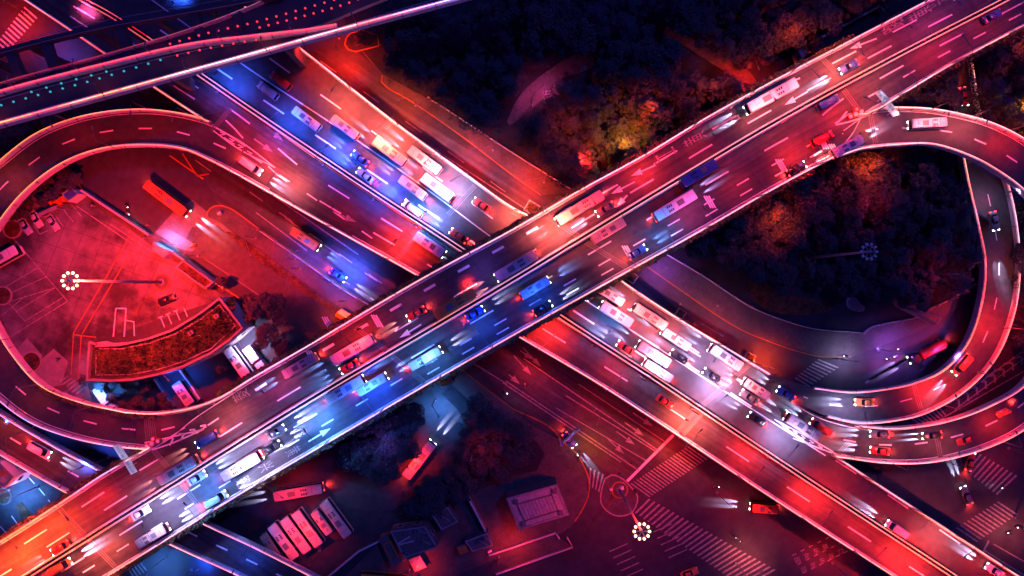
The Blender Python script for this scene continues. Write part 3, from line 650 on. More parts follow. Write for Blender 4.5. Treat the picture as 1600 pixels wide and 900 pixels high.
# top-left high viaduct
T_lo = [(-60, 213), (0, 196), (167, 150), (400, 86), (560, 42), (717, 0), (860, -40)]
T_hi = [(-60, 40), (0, 30), (150, -30), (400, -60), (560, -70), (717, -80), (860, -90)]
T_red = [(-60, 168), (0, 147), (167, 103), (300, 72), (400, 59), (480, 50), (528, 42)]
T2 = [(-60, 162), (0, 141), (167, 97), (300, 66), (420, 30), (560, -12), (700, -60)]
T = Deck('viaduct', 'dark high viaduct edged by a pale pink parapet across the upper left corner', T_red+[(620, 14), (717, -14), (860, -52)], T_lo, 20, mt='girder')
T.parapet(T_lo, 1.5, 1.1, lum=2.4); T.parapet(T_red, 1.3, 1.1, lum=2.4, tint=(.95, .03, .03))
T.mb.strip(T.lane(.2), .2, 'wornwhite', .004); T.mb.strip(T.lane(.85), .2, 'wornwhite', .004)
T.piers([.35, .55]); T.done()
V_hi = [(-60, 160), (0, 134), (167, 88), (300, 48), (400, 10), (470, -25), (600, -70)]
V_lo = [(-60, 175), (0, 152), (167, 108), (300, 77), (400, 64), (500, 38), (580, 6), (700, -40)]
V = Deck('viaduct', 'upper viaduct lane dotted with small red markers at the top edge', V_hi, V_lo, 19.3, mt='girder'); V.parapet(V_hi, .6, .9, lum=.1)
V.piers([.3, .6]); V.done()
m = MB(); gq = [W(p.x, p.y, 21) for p in smoothpx([(-60, 100), (0, 80), (100, 54), (170, 38), (250, 24), (340, 8), (440, -10)])]
gr = empty('gantry_girder', (gq[8].x, gq[8].y, 0), 'dark blue portal girder with cross beams over the upper left road', 'girder')
m.wall(gq, 1.4, 1.4, 'girder', -1.4)
for Q_ in (.75, -.75):
    qq = [p+Vector((0, Q_, 0)) for p in gq]; m.tube([p+Vector((0, 0, .5)) for p in qq], .06, 'steel', 4)
m.build('main_beam', gr)
for a, b in (((13, 80), (32, 128)), ((68, 64), (84, 112)), ((184, 36), (200, 86)), ((298, 14), (316, 62)), ((368, 0), (372, 48))):
    x = MB(); x.wall([W(*a, 20.6), W(*b, 19.6)], 2.6, 1.2, 'girder', -1.2); x.build('cross_beam', gr)
for i in (4, 12, 24, 36, 46):
    if i < len(gq): x = MB(); p = gq[i]; x.box((p.x, p.y, 9.8), (1.3, 1.3, 19.6), 'girder'); x.build('column', gr)
# marker domes on the viaduct
k = 0
ORD = ['first', 'second', 'third', 'fourth', 'fifth', 'sixth', 'seventh', 'eighth', 'ninth', 'tenth', 'eleventh', 'twelfth', 'thirteenth', 'fourteenth', 'fifteenth', 'sixteenth', 'seventeenth', 'eighteenth', 'nineteenth', 'twentieth']
def markers(px, n, mt, z, label, grp, deck):
    q = deck.px(px); T_ = plen(q)
    for i in range(n):
        p, d_ = along(q, T_*(i+.5)/n); r = bpy.data.objects
        root = empty('marker_light', (p.x, p.y, p.z), ORD[i]+' '+label, 'marker light', grp)
        key = mt
        if key not in PROTO:
            a = MB(); a.tube([(0, 0, 0), (0, 0, .35)], .24, 'dark', 8); b = MB(); b.ball((0, 0, .5), .26, mt, 8)
            PROTO[key] = (a.build('base', root, local=True), b.build('dome', root, True, local=True))
        else:
            for o_ in PROTO[key]: c_ = o_.copy(); C.objects.link(c_); c_.parent = root
PROTO = {}
markers([(-5, 168), (60, 150), (135, 130), (210, 108), (262, 92)], 14, 'marker_teal', 20, 'teal dome from the left edge in the lower teal row', 'teal dome lights on the viaduct', T)
markers([(40, 148), (110, 128), (180, 110)], 6, 'marker_teal', 20, 'teal dome from the left in the short upper teal row', 'teal dome lights by the red parapet', T)
markers([(270, 90), (330, 76), (410, 62)], 8, 'marker_red', 20, 'red dome right of the end of the teal row', 'pink dome lights on the viaduct', T)
markers([(260, 72), (330, 52), (400, 36), (500, 8), (560, -10)], 20, 'marker_red', 19.3, 'red dome from the left in the uppermost viaduct row', 'red dome lights, upper row', V)
markers([(400, 46), (470, 28), (540, 8), (580, -8)], 13, 'marker_red', 19.3, 'red dome from the left in the second viaduct row', 'red dome lights, lower row', V)
# ============================================================ VEHICLES
def wheel(root, x, y, r, w):
    a = MB(); a.tube([(x, y-w/2, r), (x, y+w/2, r)], r, 'rubber', 12); o = a.build('wheel', root, local=True)
    b = MB(); b.tube([(x, y-w/2-.01, r), (x, y+w/2+.01, r)], r*.55, 'steel', 8); b.build('rim', o, local=True)
def ring(x, w, z, k=.16):   # rounded rectangle cross-section slice in the yz plane helper
    return w
def car_parts(root, L, Wd, paintm, taxi=False, light=None, kind='car'):
    h0 = .28
    def planring(hw, xs, z, inset=0):
        xf, xb = xs; c = min(.5, hw*.6)
        pts = []
        for (cx, cy, a0) in ((xf-c, hw-c, 0), (xb+c*.7, hw-c*.7, 90), (xb+c*.7, -hw+c*.7, 180), (xf-c, -hw+c, 270)):
            cc = c if cx > 0 else c*.7
            for k in range(5):
                a = math.radians(a0+22.5*k); pts.append((cx+cc*math.cos(a), cy+cc*math.sin(a), z))
        return pts
    hw = Wd/2; xf, xb = L/2, -L/2
    b = MB(); b.loft([planring(hw*.93, (xf-.1, xb+.1), .25), planring(hw, (xf, xb), .5), planring(hw, (xf-.03, xb+.03), .72), planring(hw*.94, (xf-.14, xb+.10), .88), planring(hw*.86, (xf-.45, xb+.25), .95)], paintm)
    body = b.build('body', root, True, local=True)
    if kind == 'car':
        g = MB(); f0, f1, r0, r1 = L*.17, L*.06, -L*.36, -L*.24
        g.loft([planring(hw*.84, (f0, r0), .93), planring(hw*.70, (f1, r1), 1.38)], 'glass'); g.build('windows', root, local=True)
        r = MB(); r.loft([planring(hw*.72, (f1+.05, r1-.02), 1.375), planring(hw*.68, (f1-.05, r1+.08), 1.45)], paintm); r.build('roof', root, True, local=True)
    else:
        g = MB(); f0, f1, r0, r1 = L*.36, L*.24, xb+.12, xb+.3
        g.loft([planring(hw*.93, (f0, r0), .93), planring(hw*.84, (f1, r1), 1.75)], 'glass'); g.build('windows', root, local=True)
        r = MB(); r.loft([planring(hw*.86, (f1+.03, r1-.03), 1.74), planring(hw*.80, (f1-.1, r1+.1), 1.86)], paintm); r.build('roof', root, True, local=True)
    for x in (L*.31, -L*.30):
        for y in (-1, 1): wheel(root, x, y*(hw-.12), .32, .22)
    for y in (-1, 1):
        a = MB(); a.bbox((xf-.16, y*(hw-.32), .68), (.36, .42, .2), 'headlamp' if light else 'whitesteel', .04); a.build('headlight', root, local=True)
        a = MB(); a.bbox((xb+.10, y*(hw-.3), .8), (.26, .42, .2), 'taillamp' if light else 'p_red', .04); a.build('taillight', root, local=True)
        a = MB(); a.bbox((L*.15, y*(hw+.08), 1.0), (.16, .2, .14), paintm, .03); a.build('mirror', root, local=True)
def bus_parts(root, L, Wd, Hh, paintm, light, ac=True, num=None):
    hw = Wd/2; xf = L/2; xb = -L/2
    def rr(x0, x1, w, z, c=.28): return [(x1, -w+c, z), (x1, w-c, z), (x1-c*.3, w-c*.3, z), (x1-c, w, z), (x0+c, w, z), (x0+c*.3, w-c*.3, z), (x0, w-c, z), (x0, -w+c, z), (x0+c*.3, -w+c*.3, z), (x0+c, -w, z), (x1-c, -w, z), (x1-c*.3, -w+c*.3, z)]
    b = MB(); b.loft([rr(xb, xf, hw, .35), rr(xb, xf, hw, 1.25)], paintm)
    b.build('body', root, local=True)
    g = MB(); g.loft([rr(xb+.03, xf-.02, hw-.03, 1.25), rr(xb+.06, xf-.12, hw-.08, Hh-.35)], 'glass'); g.build('windows', root, local=True)
    r = MB(); r.loft([rr(xb, xf-.08, hw-.01, Hh-.35), rr(xb+.02, xf-.12, hw-.05, Hh-.12), rr(xb+.15, xf-.28, hw-.25, Hh)], paintm)
    for k in (.34, -.08, -.3): r.box((L*k, 0, Hh+.006), (.05, Wd*.78, .02), 'dark')
    ro = r.build('roof', root, local=True)
    if ac:
        a = MB(); a.bbox((-L*.14, 0, Hh+.11), (L*.15, Wd*.66, .26), paintm, .06)
        for y in (-.5, .5):
            for k_ in range(3): a.box((-L*.14+(k_-1)*L*.045, y, Hh+.245+k_*.001), (L*.03, .5, .02), 'dark')
        a.box((L*.12, 0, Hh+.06), (L*.16, Wd*.5, .1), 'p_grey')
        a.build('air_conditioner', root, local=True)
    for x in (L*.28, -L*.38):
        a = MB(); a.bbox((x, 0, Hh+.06), (.62, .62, .14), paintm, .05); a.build('roof_hatch', root, local=True)
    for x in (L*.30, -L*.27):
        for y in (-1, 1): wheel(root, x, y*(hw-.17), .48, .3)
    for y in (-1, 1):
        a = MB(); a.bbox((xf-.03, y*(hw-.38), .82), (.22, .44, .24), 'headlamp' if light else 'whitesteel', .05); a.build('headlight', root, local=True)
        a = MB(); a.bbox((xb+.02, y*(hw-.34), 1.0), (.16, .36, .34), 'taillamp' if light else 'p_red', .04); a.build('taillight', root, local=True)
        a = MB(); a.tube([(xf-.25, y*(hw-.1), Hh-.5), (xf+.28, y*(hw+.12), Hh-.45), (xf+.3, y*(hw+.14), Hh-.75)], .04, 'dark', 5); a.bbox((xf+.3, y*(hw+.14), Hh-.9), (.16, .3, .42), 'dark', .04); a.build('mirror', root, local=True)
VP = {}
def beam_lights(root, L, hw, power, col, long=1.0):
    for y in (-1, 1):
        s = bpy.data.lights.new('headlight_beam', 'SPOT'); s.energy = power*55; s.color = col; s.spot_size = math.radians(14); s.spot_blend = .8; s.shadow_soft_size = .06
        o = bpy.data.objects.new('headlight_beam', s); C.objects.link(o); o.parent = root; o.location = (L/2+.12, y*(hw-.32), .72)
        o.rotation_euler = (0, math.radians(-90+0)*-1-math.radians(0), 0)
        o.rotation_euler = (0, -math.radians(90-9.5), 0)
    # soft tail glow
    s = bpy.data.lights.new('taillight_glow', 'SPOT'); s.energy = power*2; s.color = (1, .04, .03); s.spot_size = math.radians(110); s.spot_blend = 1; s.shadow_soft_size = .2
    o = bpy.data.objects.new('taillight_glow', s); C.objects.link(o); o.parent = root; o.location = (-L/2-.15, 0, .8); o.rotation_euler = (0, math.radians(60), 0)
HB = dict(w=(.60, .62, 1), b=(.18, .38, 1), r=(1, .30, .30), p=(.65, .4, 1))
def vehicle(kind, colr, px, py, ang, z, label, group, light='w', L=None, power=None):
    """ang: heading in image degrees, 0 = to the right, 90 = up the picture"""
    name = {'car': 'car', 'van': 'van', 'bus': 'bus', 'minibus': 'minibus', 'truck': 'truck'}[kind]
    L = L or {'car': 4.6, 'van': 5.4, 'bus': 10.5, 'minibus': 7.4, 'truck': 7.5}[kind]
    p = W(px, py, z+1.2); p.z = z+.004
    key = (kind, colr, L, bool(light))
    root = empty(name, p, label, kind if kind != 'truck' else 'truck', group, math.radians(ang))
    if key in VP:
        for ch in VP[key].children:
            if ch.type == 'MESH': copy_tree(ch, root)
    else:
        rl, rr_ = root.location.copy(), root.rotation_euler.z
        if kind == 'car': car_parts(root, L, 1.85, 'p_'+colr, light=light)
        elif kind == 'van': car_parts(root, L, 1.95, 'p_'+colr, light=light, kind='van')
        elif kind == 'truck':
            bus_parts_truck(root, L, colr, light)
        else: bus_parts(root, L, 2.5 if kind == 'bus' else 2.2, 3.1 if kind == 'bus' else 2.7, 'p_'+colr, light)
        VP[key] = root
    if light:
        beam_lights(root, L, 1.25 if kind in ('bus',) else .95, power or 900, HB[light])
    return root
def bus_parts_truck(root, L, colr, light):
    a = MB(); a.bbox((L/2-1.0, 0, 1.5), (2.0, 2.2, 2.2), 'p_'+colr, .2); a.build('cab', root, local=True)
    a = MB(); a.box((L/2-.35, 0, 1.95), (.75, 1.9, .7), 'glass'); a.build('windscreen', root, local=True)
    a = MB(); a.bbox((-1.05, 0, 1.9), (L-2.4, 2.3, 2.5), 'p_white', .06)
    for k in range(5): a.box((-1.05-(L-2.4)/2+(k+.5)*(L-2.4)/5, 0, 3.16), (.06, 2.2, .03), 'dark')
    a.build('cargo_box', root, local=True)
    a = MB(); a.box((0, 0, .6), (L-.3, 1.0, .3), 'dark'); a.build('chassis', root, local=True)
    for x in (L*.33, -L*.3):
        for y in (-1, 1): wheel(root, x, y*.95, .46, .3)
    for y in (-1, 1):
        a = MB(); a.bbox((L/2+.01, y*.8, .75), (.2, .4, .24), 'headlamp' if light else 'whitesteel', .05); a.build('headlight', root, local=True)
GE = 'vehicles on the diagonal overpass'; GB = 'vehicles on the expressway above the overpass'; GC = 'vehicles on the expressway below the overpass'; GK = 'vehicles on the loop ramps'; GG = 'vehicles on the ground roads'
def eh(px): return 30.0 if px < 700 else (31 if px < 1150 else 28.5)
# --- overpass, lanes towards the lower left
for kind, c, x, y, lab, lt, L in (
    ('bus', 'white', 1203, 152, 'long white bus near the upper right dark wood edge of the overpass', 'w', 12.5),
    ('car', 'blue', 1328, 103, 'blue car with glaring headlamps beside the white median under the sign mast', 'w', None),
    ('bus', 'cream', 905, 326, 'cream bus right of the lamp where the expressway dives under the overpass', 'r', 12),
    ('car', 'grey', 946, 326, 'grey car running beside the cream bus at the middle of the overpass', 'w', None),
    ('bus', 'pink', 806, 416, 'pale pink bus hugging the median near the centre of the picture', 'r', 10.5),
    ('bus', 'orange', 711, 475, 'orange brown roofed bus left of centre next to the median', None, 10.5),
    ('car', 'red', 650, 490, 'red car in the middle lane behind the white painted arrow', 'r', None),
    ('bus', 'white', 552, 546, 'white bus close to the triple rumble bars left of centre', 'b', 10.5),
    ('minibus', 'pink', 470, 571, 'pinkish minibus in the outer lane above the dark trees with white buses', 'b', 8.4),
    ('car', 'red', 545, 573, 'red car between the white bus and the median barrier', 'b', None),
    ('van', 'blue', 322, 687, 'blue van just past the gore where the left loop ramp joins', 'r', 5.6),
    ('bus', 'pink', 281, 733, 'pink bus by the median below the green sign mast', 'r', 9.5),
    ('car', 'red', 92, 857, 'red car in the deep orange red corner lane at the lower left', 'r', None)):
    vehicle(kind, c, x, y, 180+eh(x), 13, lab, GE, lt, L, 700)
# --- overpass, lanes towards the upper right
for kind, c, x, y, lab, lt, L in (
    ('van', 'orange', 92, 887, 'orange van cut by the bottom edge near the lower left corner', 'w', 5.6),
    ('car', 'white', 218, 803, 'white car in the median lane above the first dark joint', 'w', None),
    ('minibus', 'pink', 240, 836, 'pink minibus beside the lower parapet with two white beams', 'w', 7.4),
    ('car', 'silver', 306, 748, 'silver car just below the median before the double joint', 'w', None),
    ('van', 'cream', 336, 781, 'cream van in the outer lane crossing the double joint', 'w', 5.6),
    ('bus', 'white', 380, 727, 'white bus in the middle lane of the bright blue stretch', 'w', 9.5),
    ('car', 'black', 423, 701, 'black car on the pale violet stretch beside the stretched lettering', 'w', None),
    ('car', 'grey', 430, 676, 'grey car ahead of the black one in the median lane', 'w', None),
    ('bus', 'pink', 541, 608, 'pink roofed bus by the median, leading a second one alongside', 'b', 9.5),
    ('minibus', 'cream', 582, 600, 'cream minibus diagonal to the pink roofed bus ahead of the joint', 'b', 7.4),
    ('minibus', 'cream', 665, 560, 'cream minibus over the rough joint near the end of the dark blue lanes', 'w', 8),
    ('car', 'blue', 742, 490, 'blue car by the median in the dark blue stretch left of centre', 'w', None),
    ('minibus', 'silver', 836, 450, 'silver minibus with blue beams below the median at the centre', 'b', 7.4),
    ('car', 'black', 848, 482, 'black car with twin white beams in the darkest stretch at the centre', 'w', None),
    ('minibus', 'pink', 950, 361, 'pink minibus with red tail lamps by the median right of centre', None, 8.5),
    ('bus', 'white', 1053, 322, 'white bus in the middle lane between the two rumble bar groups', 'p', 10.5),
    ('car', 'blue', 996, 394, 'blue car beside the lower parapet close to the rumble bars', 'b', None),
    ('bus', 'blue', 1090, 272, 'blue bus with red tail lamps along the dark glare screen', None, 9),
    ('van', 'blue', 1295, 160, 'blue and red van touching the glare screen left of the sign mast', None, 5.6),
    ('car', 'blue', 1553, 24, 'blue car with red tail lamps at the far upper right end of the overpass', None, None),
    ('car', 'black', 1246, 263, 'black car in the exit lane above the orange lit trees', 'r', None),
    ('van', 'red', 1286, 216, 'bright red van over the rumble bars before the loop ramp', None, 5.6),
    ('minibus', 'white', 1322, 230, 'white minibus on the exit lane by the inner parapet of the right loop', 'w', 7.4)):
    vehicle(kind, c, x, y, eh(x), 13, lab, GE, lt, L, 1000 if x < 500 else 650)
vehicle('minibus', 'white', 1447, 194, 183, 12.2, 'white minibus with red front on the top of the right loop ramp', GK, 'r', 8, 400)
# --- expressway above the overpass (towards upper left)
def bh(x): return 180-37 if x < 700 else 180-34
for kind, c, x, y, lab, lt, L in (
    ('minibus', 'white', 480, 187, 'white minibus alone in the middle of the blue lanes', None, 7.4),
    ('van', 'red', 438, 126, 'red and white van just below the pink edge of the viaduct', None, 5.8),
    ('van', 'silver', 418, 141, 'silver van a lane left of the red one under the viaduct edge', None, 5.8),
    ('minibus', 'pink', 540, 200, 'pink white minibus right of the long white lane divider', None, 7.4),
    ('bus', 'cream', 610, 238, 'cream bus on the divider line, left one of two side by side', 'w', 9),
    ('bus', 'cream', 664, 252, 'cream bus nearest the bright red upper parapet, right one of two side by side', 'w', 9),
    ('car', 'blue', 562, 247, 'dark blue car left of the paired cream buses', 'b', None),
    ('car', 'silver', 570, 274, 'silver car low in the blue lanes by the median', 'b', None),
    ('minibus', 'pink', 645, 294, 'pinkish minibus in the blue lanes below the cream buses', 'w', 7.4),
    ('bus', 'white', 684, 294, 'white bus below the paired cream buses near the joint', 'w', 8.6),
    ('van', 'white', 645, 326, 'white van with blue glow by the median barrier', 'b', 5.6),
    ('car', 'red', 716, 368, 'small red tailed car last in the blue lanes before the overpass', 'w', None),
    ('car', 'red', 752, 320, 'red car right of the joint near the lower end of the lanes', 'p', None)):
    vehicle(kind, c, x, y, bh(x), 6, lab, GB, lt, L, 650)
for kind, c, x, y, lab, lt, L in (
    ('van', 'white', 391, 259, 'white van in the glowing rose lane beyond the left loop ramp', 'w', 5.8),
    ('bus', 'white', 672, 383, 'dazzling white bus beside the median at the end of the red pool', 'w', 8),
    ('car', 'red', 1040, 628, 'faint red car at the top of the red carriageway below the overpass', None, None)):
    vehicle(kind, c, x, y, -34, 6, lab, GB if x < 900 else GC, lt, L, 900)
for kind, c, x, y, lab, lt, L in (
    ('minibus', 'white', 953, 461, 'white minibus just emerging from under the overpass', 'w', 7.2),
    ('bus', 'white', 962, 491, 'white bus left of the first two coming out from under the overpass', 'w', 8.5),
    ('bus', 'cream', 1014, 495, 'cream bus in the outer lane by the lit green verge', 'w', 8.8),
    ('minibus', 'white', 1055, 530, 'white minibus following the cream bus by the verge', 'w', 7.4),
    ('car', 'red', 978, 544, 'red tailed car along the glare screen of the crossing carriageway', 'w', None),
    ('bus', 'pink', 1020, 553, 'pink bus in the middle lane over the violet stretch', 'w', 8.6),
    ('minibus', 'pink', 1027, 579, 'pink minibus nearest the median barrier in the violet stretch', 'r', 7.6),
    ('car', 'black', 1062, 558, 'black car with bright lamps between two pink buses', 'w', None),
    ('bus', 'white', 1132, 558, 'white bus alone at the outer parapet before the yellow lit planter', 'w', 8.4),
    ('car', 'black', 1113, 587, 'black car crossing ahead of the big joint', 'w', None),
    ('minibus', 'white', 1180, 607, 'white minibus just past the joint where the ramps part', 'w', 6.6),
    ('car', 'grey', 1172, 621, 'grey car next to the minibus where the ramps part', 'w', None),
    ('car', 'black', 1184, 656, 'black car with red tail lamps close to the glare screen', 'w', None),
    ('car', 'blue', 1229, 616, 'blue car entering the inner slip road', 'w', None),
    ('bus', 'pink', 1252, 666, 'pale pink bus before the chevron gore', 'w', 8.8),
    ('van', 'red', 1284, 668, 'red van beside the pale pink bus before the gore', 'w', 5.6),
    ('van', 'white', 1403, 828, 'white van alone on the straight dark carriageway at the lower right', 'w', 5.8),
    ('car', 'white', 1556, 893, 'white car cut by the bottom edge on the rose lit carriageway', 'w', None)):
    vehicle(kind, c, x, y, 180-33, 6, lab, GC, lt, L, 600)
for kind, c, x, y, a, z, lab, lt, L in (
    ('van', 'orange', 1562, 645, 205, 6, 'orange van on the outer loop ramp at the right edge', 'w', 5.6),
    ('car', 'red', 1510, 688, 198, 6, 'dark red car by the outer parapet of the lower loop ramp', 'w', None),
    ('car', 'black', 1458, 681, 185, 6, 'black car past the double joint on the lower loop ramp', 'w', None),
    ('car', 'grey', 1376, 679, 178, 6, 'grey car in the upper lane right of the ramp nose', 'w', None),
    ('car', 'red', 1376, 705, 174, 6, 'small red car in the lower lane right of the ramp nose', 'w', None),
    ('car', 'orange', 1352, 629, 180, 6, 'orange car on the violet slip road above the ramp nose', 'w', None),
    ('van', 'orange', 1505, 570, 229, 6, 'orange red van rounding the bright red bend of the inner slip road', 'w', 5.8),
    ('car', 'grey', 1556, 345, 282, 5.6, 'grey car heading down the right edge of the inner slip road', 'w', None),
    ('car', 'red', 1508, 150, 281, 3, 'red tailed car on the narrow road above the right loop ramp', 'w', None),
    ('van', 'white', 60, 703, -29, 5.5, 'white van on the slip road left of the green sign mast', 'w', 5.6)):
    vehicle(kind, c, x, y, a, z, lab, GK, lt, L, 600)
# --- ground
for kind, c, x, y, a, lab, lt, L, z in (
    ('bus', 'orange', 263, 311, -37, 'orange roofed bus driving past the plaza wall with bright lamps', 'w', 12, 0),
    ('minibus', 'orange', 478, 374, -34, 'orange and white minibus on the dark street left of the rose carriageway', 'b', 7.6, 0),
    ('car', 'blue', 527, 430, -33, 'dark blue car by the orange kerb left of the overpass', 'w', 4.4, 0),
    ('bus', 'white', 240, -2, -34, 'white bus on the upper left road cut by the top edge', None, 9, 0),
    ('car', 'red', 253, 33, 146, 'red tailed car under the dark girder at the top left', None, None, 0),
    ('bus', 'pink', 468, 767, 190, 'moving salmon bus passing above the row of parked buses', 'w', 12, 0),
    ('bus', 'pink', 656, 717, 52, 'moving salmon bus turning on the round drive by the trees', 'w', 10.5, 0),
    ('minibus', 'orange', 1193, 793, 176, 'orange lit minibus nosing out from below the red carriageway', 'w', 6.5, 0),
    ('car', 'blue', 890, 688, -52, 'narrow blue car under the road sign board at the lower centre', 'w', 4.2, 0),
    ('car', 'red', 1518, 722, 75, 'red car waiting at the crosswalk under the lower loop ramp', 'r', None, 0),
    ('car', 'grey', 1512, 775, 112, 'grey car crossing the dark junction at the lower right', 'w', None, 0),
    ('bus', 'orange', 600, 903, 175, 'orange bus roof cut by the bottom edge', None, 11, 0),
    ('car', 'orange', 1078, 897, 20, 'orange lit car cut by the bottom edge beside the crosswalk', None, None, 0)):
    vehicle(kind, c, x, y, a, .03, lab, GG, lt, L, 700)
for kind, c, x, y, a, lab, L in (
    ('car', 'silver', 37, 353, -57, 'silver car parked leftmost of the three by the plaza hedge', None),
    ('car', 'cream', 54, 342, -57, 'cream white car parked in the middle of the three by the plaza hedge', None),
    ('car', 'silver', 80, 347, -57, 'silver blue car parked under the gatehouse, right one of the three', None),
    ('car', 'black', 259, 468, 22, 'black car standing on the plaza beside the foot of the lamp mast', None),
    ('bus', 'white', 0, 408, 29, 'white coach parked at the left edge of the plaza', 12),
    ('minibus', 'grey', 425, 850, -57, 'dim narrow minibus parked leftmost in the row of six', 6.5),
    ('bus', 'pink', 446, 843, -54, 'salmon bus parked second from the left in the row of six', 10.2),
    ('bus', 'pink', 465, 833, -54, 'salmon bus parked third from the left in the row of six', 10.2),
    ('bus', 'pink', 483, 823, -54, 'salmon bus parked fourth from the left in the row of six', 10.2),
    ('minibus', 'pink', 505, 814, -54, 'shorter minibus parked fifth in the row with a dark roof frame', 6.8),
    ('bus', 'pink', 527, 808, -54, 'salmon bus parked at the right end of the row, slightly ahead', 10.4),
    ('truck', 'silver', 169, 622, -55, 'white box lorry parked between the curved roof and the left loop', 7),
    ('bus', 'cream', 291, 614, -55, 'cream orange bus nosed against the overpass hedge', 6.5),
    ('bus', 'white', 374, 565, -54, 'white bus parked beside the curved green roof', 8.2),
    ('truck', 'white', 400, 558, -54, 'white lorry in the bluish glare beside the parked white bus', 6.5)):
    vehicle(kind, c, x, y, a, .035, lab, 'parked vehicles', None, L)
# concrete mixer lorry under the right ramp
p = W(1452, 548, 1.5); p.z = .01
tr = empty('tanker_truck', p, 'tanker lorry with a long rounded drum waiting under the inner slip road', 'truck', None, math.radians(207))
a = MB(); a.bbox((4.2, 0, 1.6), (2.2, 2.3, 2.2), 'p_black', .25); a.build('cab', tr, local=True)
a = MB(); a.tube([(2.6, 0, 1.9), (2.2, 0, 1.9)], .8, 'p_red', 12, r2=1.2); a.tube([(2.2, 0, 1.9), (-3.6, 0, 1.9)], 1.2, 'p_red', 14); a.tube([(-3.6, 0, 1.9), (-4.3, 0, 1.9)], 1.2, 'p_red', 14, r2=.7); a.build('tank', tr, True, local=True)
a = MB(); a.box((0, 0, .75), (9.5, 1.2, .3), 'dark'); a.build('chassis', tr, local=True)
for x in (4, 0, -2.6, -3.7):
    for y in (-1, 1): wheel(tr, x, y*.95, .5, .3)
for y in (-1, 1): a = MB(); a.bbox((5.32, y*.85, .95), (.2, .4, .26), 'headlamp', .05); a.build('headlight', tr, local=True)
for y in (-.35, .35): a = MB(); a.tube([(-3, y, 3.12), (2, y, 3.12)], .05, 'steel', 4); a.build('tank_rail', tr, local=True)
beam_lights(tr, 10.6, 1.2, 500, HB['p'])

# ============================================================ LAMPS
def spot(root, loc, col, power, size=150, blend=1, rad=.35, name='lamp_light', rot=(0, 0, 0)):
    s = bpy.data.lights.new(name, 'SPOT'); s.energy = power; s.color = LC[col] if isinstance(col, str) else col
    s.spot_size = math.radians(size); s.spot_blend = blend; s.shadow_soft_size = rad
    o = bpy.data.objects.new(name, s); C.objects.link(o); o.parent = root; o.location = loc; o.rotation_euler = rot; return o
POW = .52
def street_lamp(bx, by, tx, ty, z, col, power, label, h=9.0, size=150, glow=True):
    """post foot at (bx,by) px on height z, its head over (tx,ty) px"""
    b = W(bx, by, z); t = W(tx, ty, z)
    r = empty('street_lamp', b, label, 'street lamp', None); d = t-b
    hh = Vector((d.x, d.y, h)); m = MB(); m.tube([(0, 0, 0), (0, 0, h*.55), (0, 0, h-.6)], .14, 'polegrey', 6, r2=.08); m.box((0, 0, .3), (.45, .45, .6), 'steel'); m.build('pole', r, local=True)
    m = MB(); m.tube([(0, 0, h-.6), (d.x*.25, d.y*.25, h-.05), hh-Vector((0, 0, .02))], .055, 'polegrey', 5); m.build('arm', r, local=True)
    rz = math.atan2(d.y, d.x); m = MB(); m.bbox((hh.x, hh.y, h), (.9, .32, .2), 'polegrey', .05, rz); hd = m.build('lamp_head', r, local=True)
    m = MB(); m.box((hh.x, hh.y, h-.115), (.8, .26, .03), 'lamp_'+col, rz); m.build('lens', hd, local=True)
    spot(r, (hh.x, hh.y, h-.2), col, power*POW, size)
    return r
def L_(bx, by, tx, ty, z, col, kw, lab, h=9, size=128): street_lamp(bx, by, tx, ty, z, col, kw*1000, lab, h, size)
KE = 1.0
# overpass, upper parapet
for bx, by, tx, ty, c, kw, h in ((50, 813, 70, 832, 'orange', 80, 9), (0, 850, 18, 880, 'orange', 120, 9), (125, 764, 145, 790, 'red', 32, 9), (204, 718, 222, 745, 'crimson', 12, 9), (335, 630, 352, 655, 'rose', 16, 9), (415, 578, 432, 603, 'magenta', 13, 9),
        (540, 505, 560, 530, 'red', 24, 9), (620, 459, 640, 480, 'magenta', 5, 9), (735, 396, 752, 420, 'violet', 4, 9), (848, 332, 868, 356, 'pink', 66, 9), (905, 299, 922, 325, 'red', 16, 9), (1007, 243, 1012, 268, 'red', 34, 9), (1080, 200, 1098, 225, 'crimson', 13, 9),
        (1170, 149, 1188, 172, 'rose', 22, 9), (1232, 116, 1252, 138, 'rose', 20, 9), (1298, 80, 1318, 105, 'pink', 40, 9), (1372, 42, 1388, 64, 'crimson', 13, 9), (1440, 7, 1460, 30, 'magenta', 9, 9)):
    L_(bx, by, tx, ty, 13, c, kw, '%s tinted lamp post, upper overpass parapet, near %s' % (c, {50: 'the lower left street', 0: 'the lower left corner', 125: 'the slip road', 204: 'the green sign mast', 335: 'the cream bus parked below', 415: 'the white parked lorry', 540: 'the tent by the cycle track', 620: 'the orange brown bus', 735: 'the dark blue lanes', 848: 'the expressway outer parapet', 905: 'the cream bus', 1007: 'the amber lit tree', 1080: 'the stretched lane lettering', 1170: 'the long white bus', 1232: 'the left turn arrow', 1298: 'the small brick hut', 1372: 'the upper lane lettering', 1440: 'the top edge'}[bx]), h)
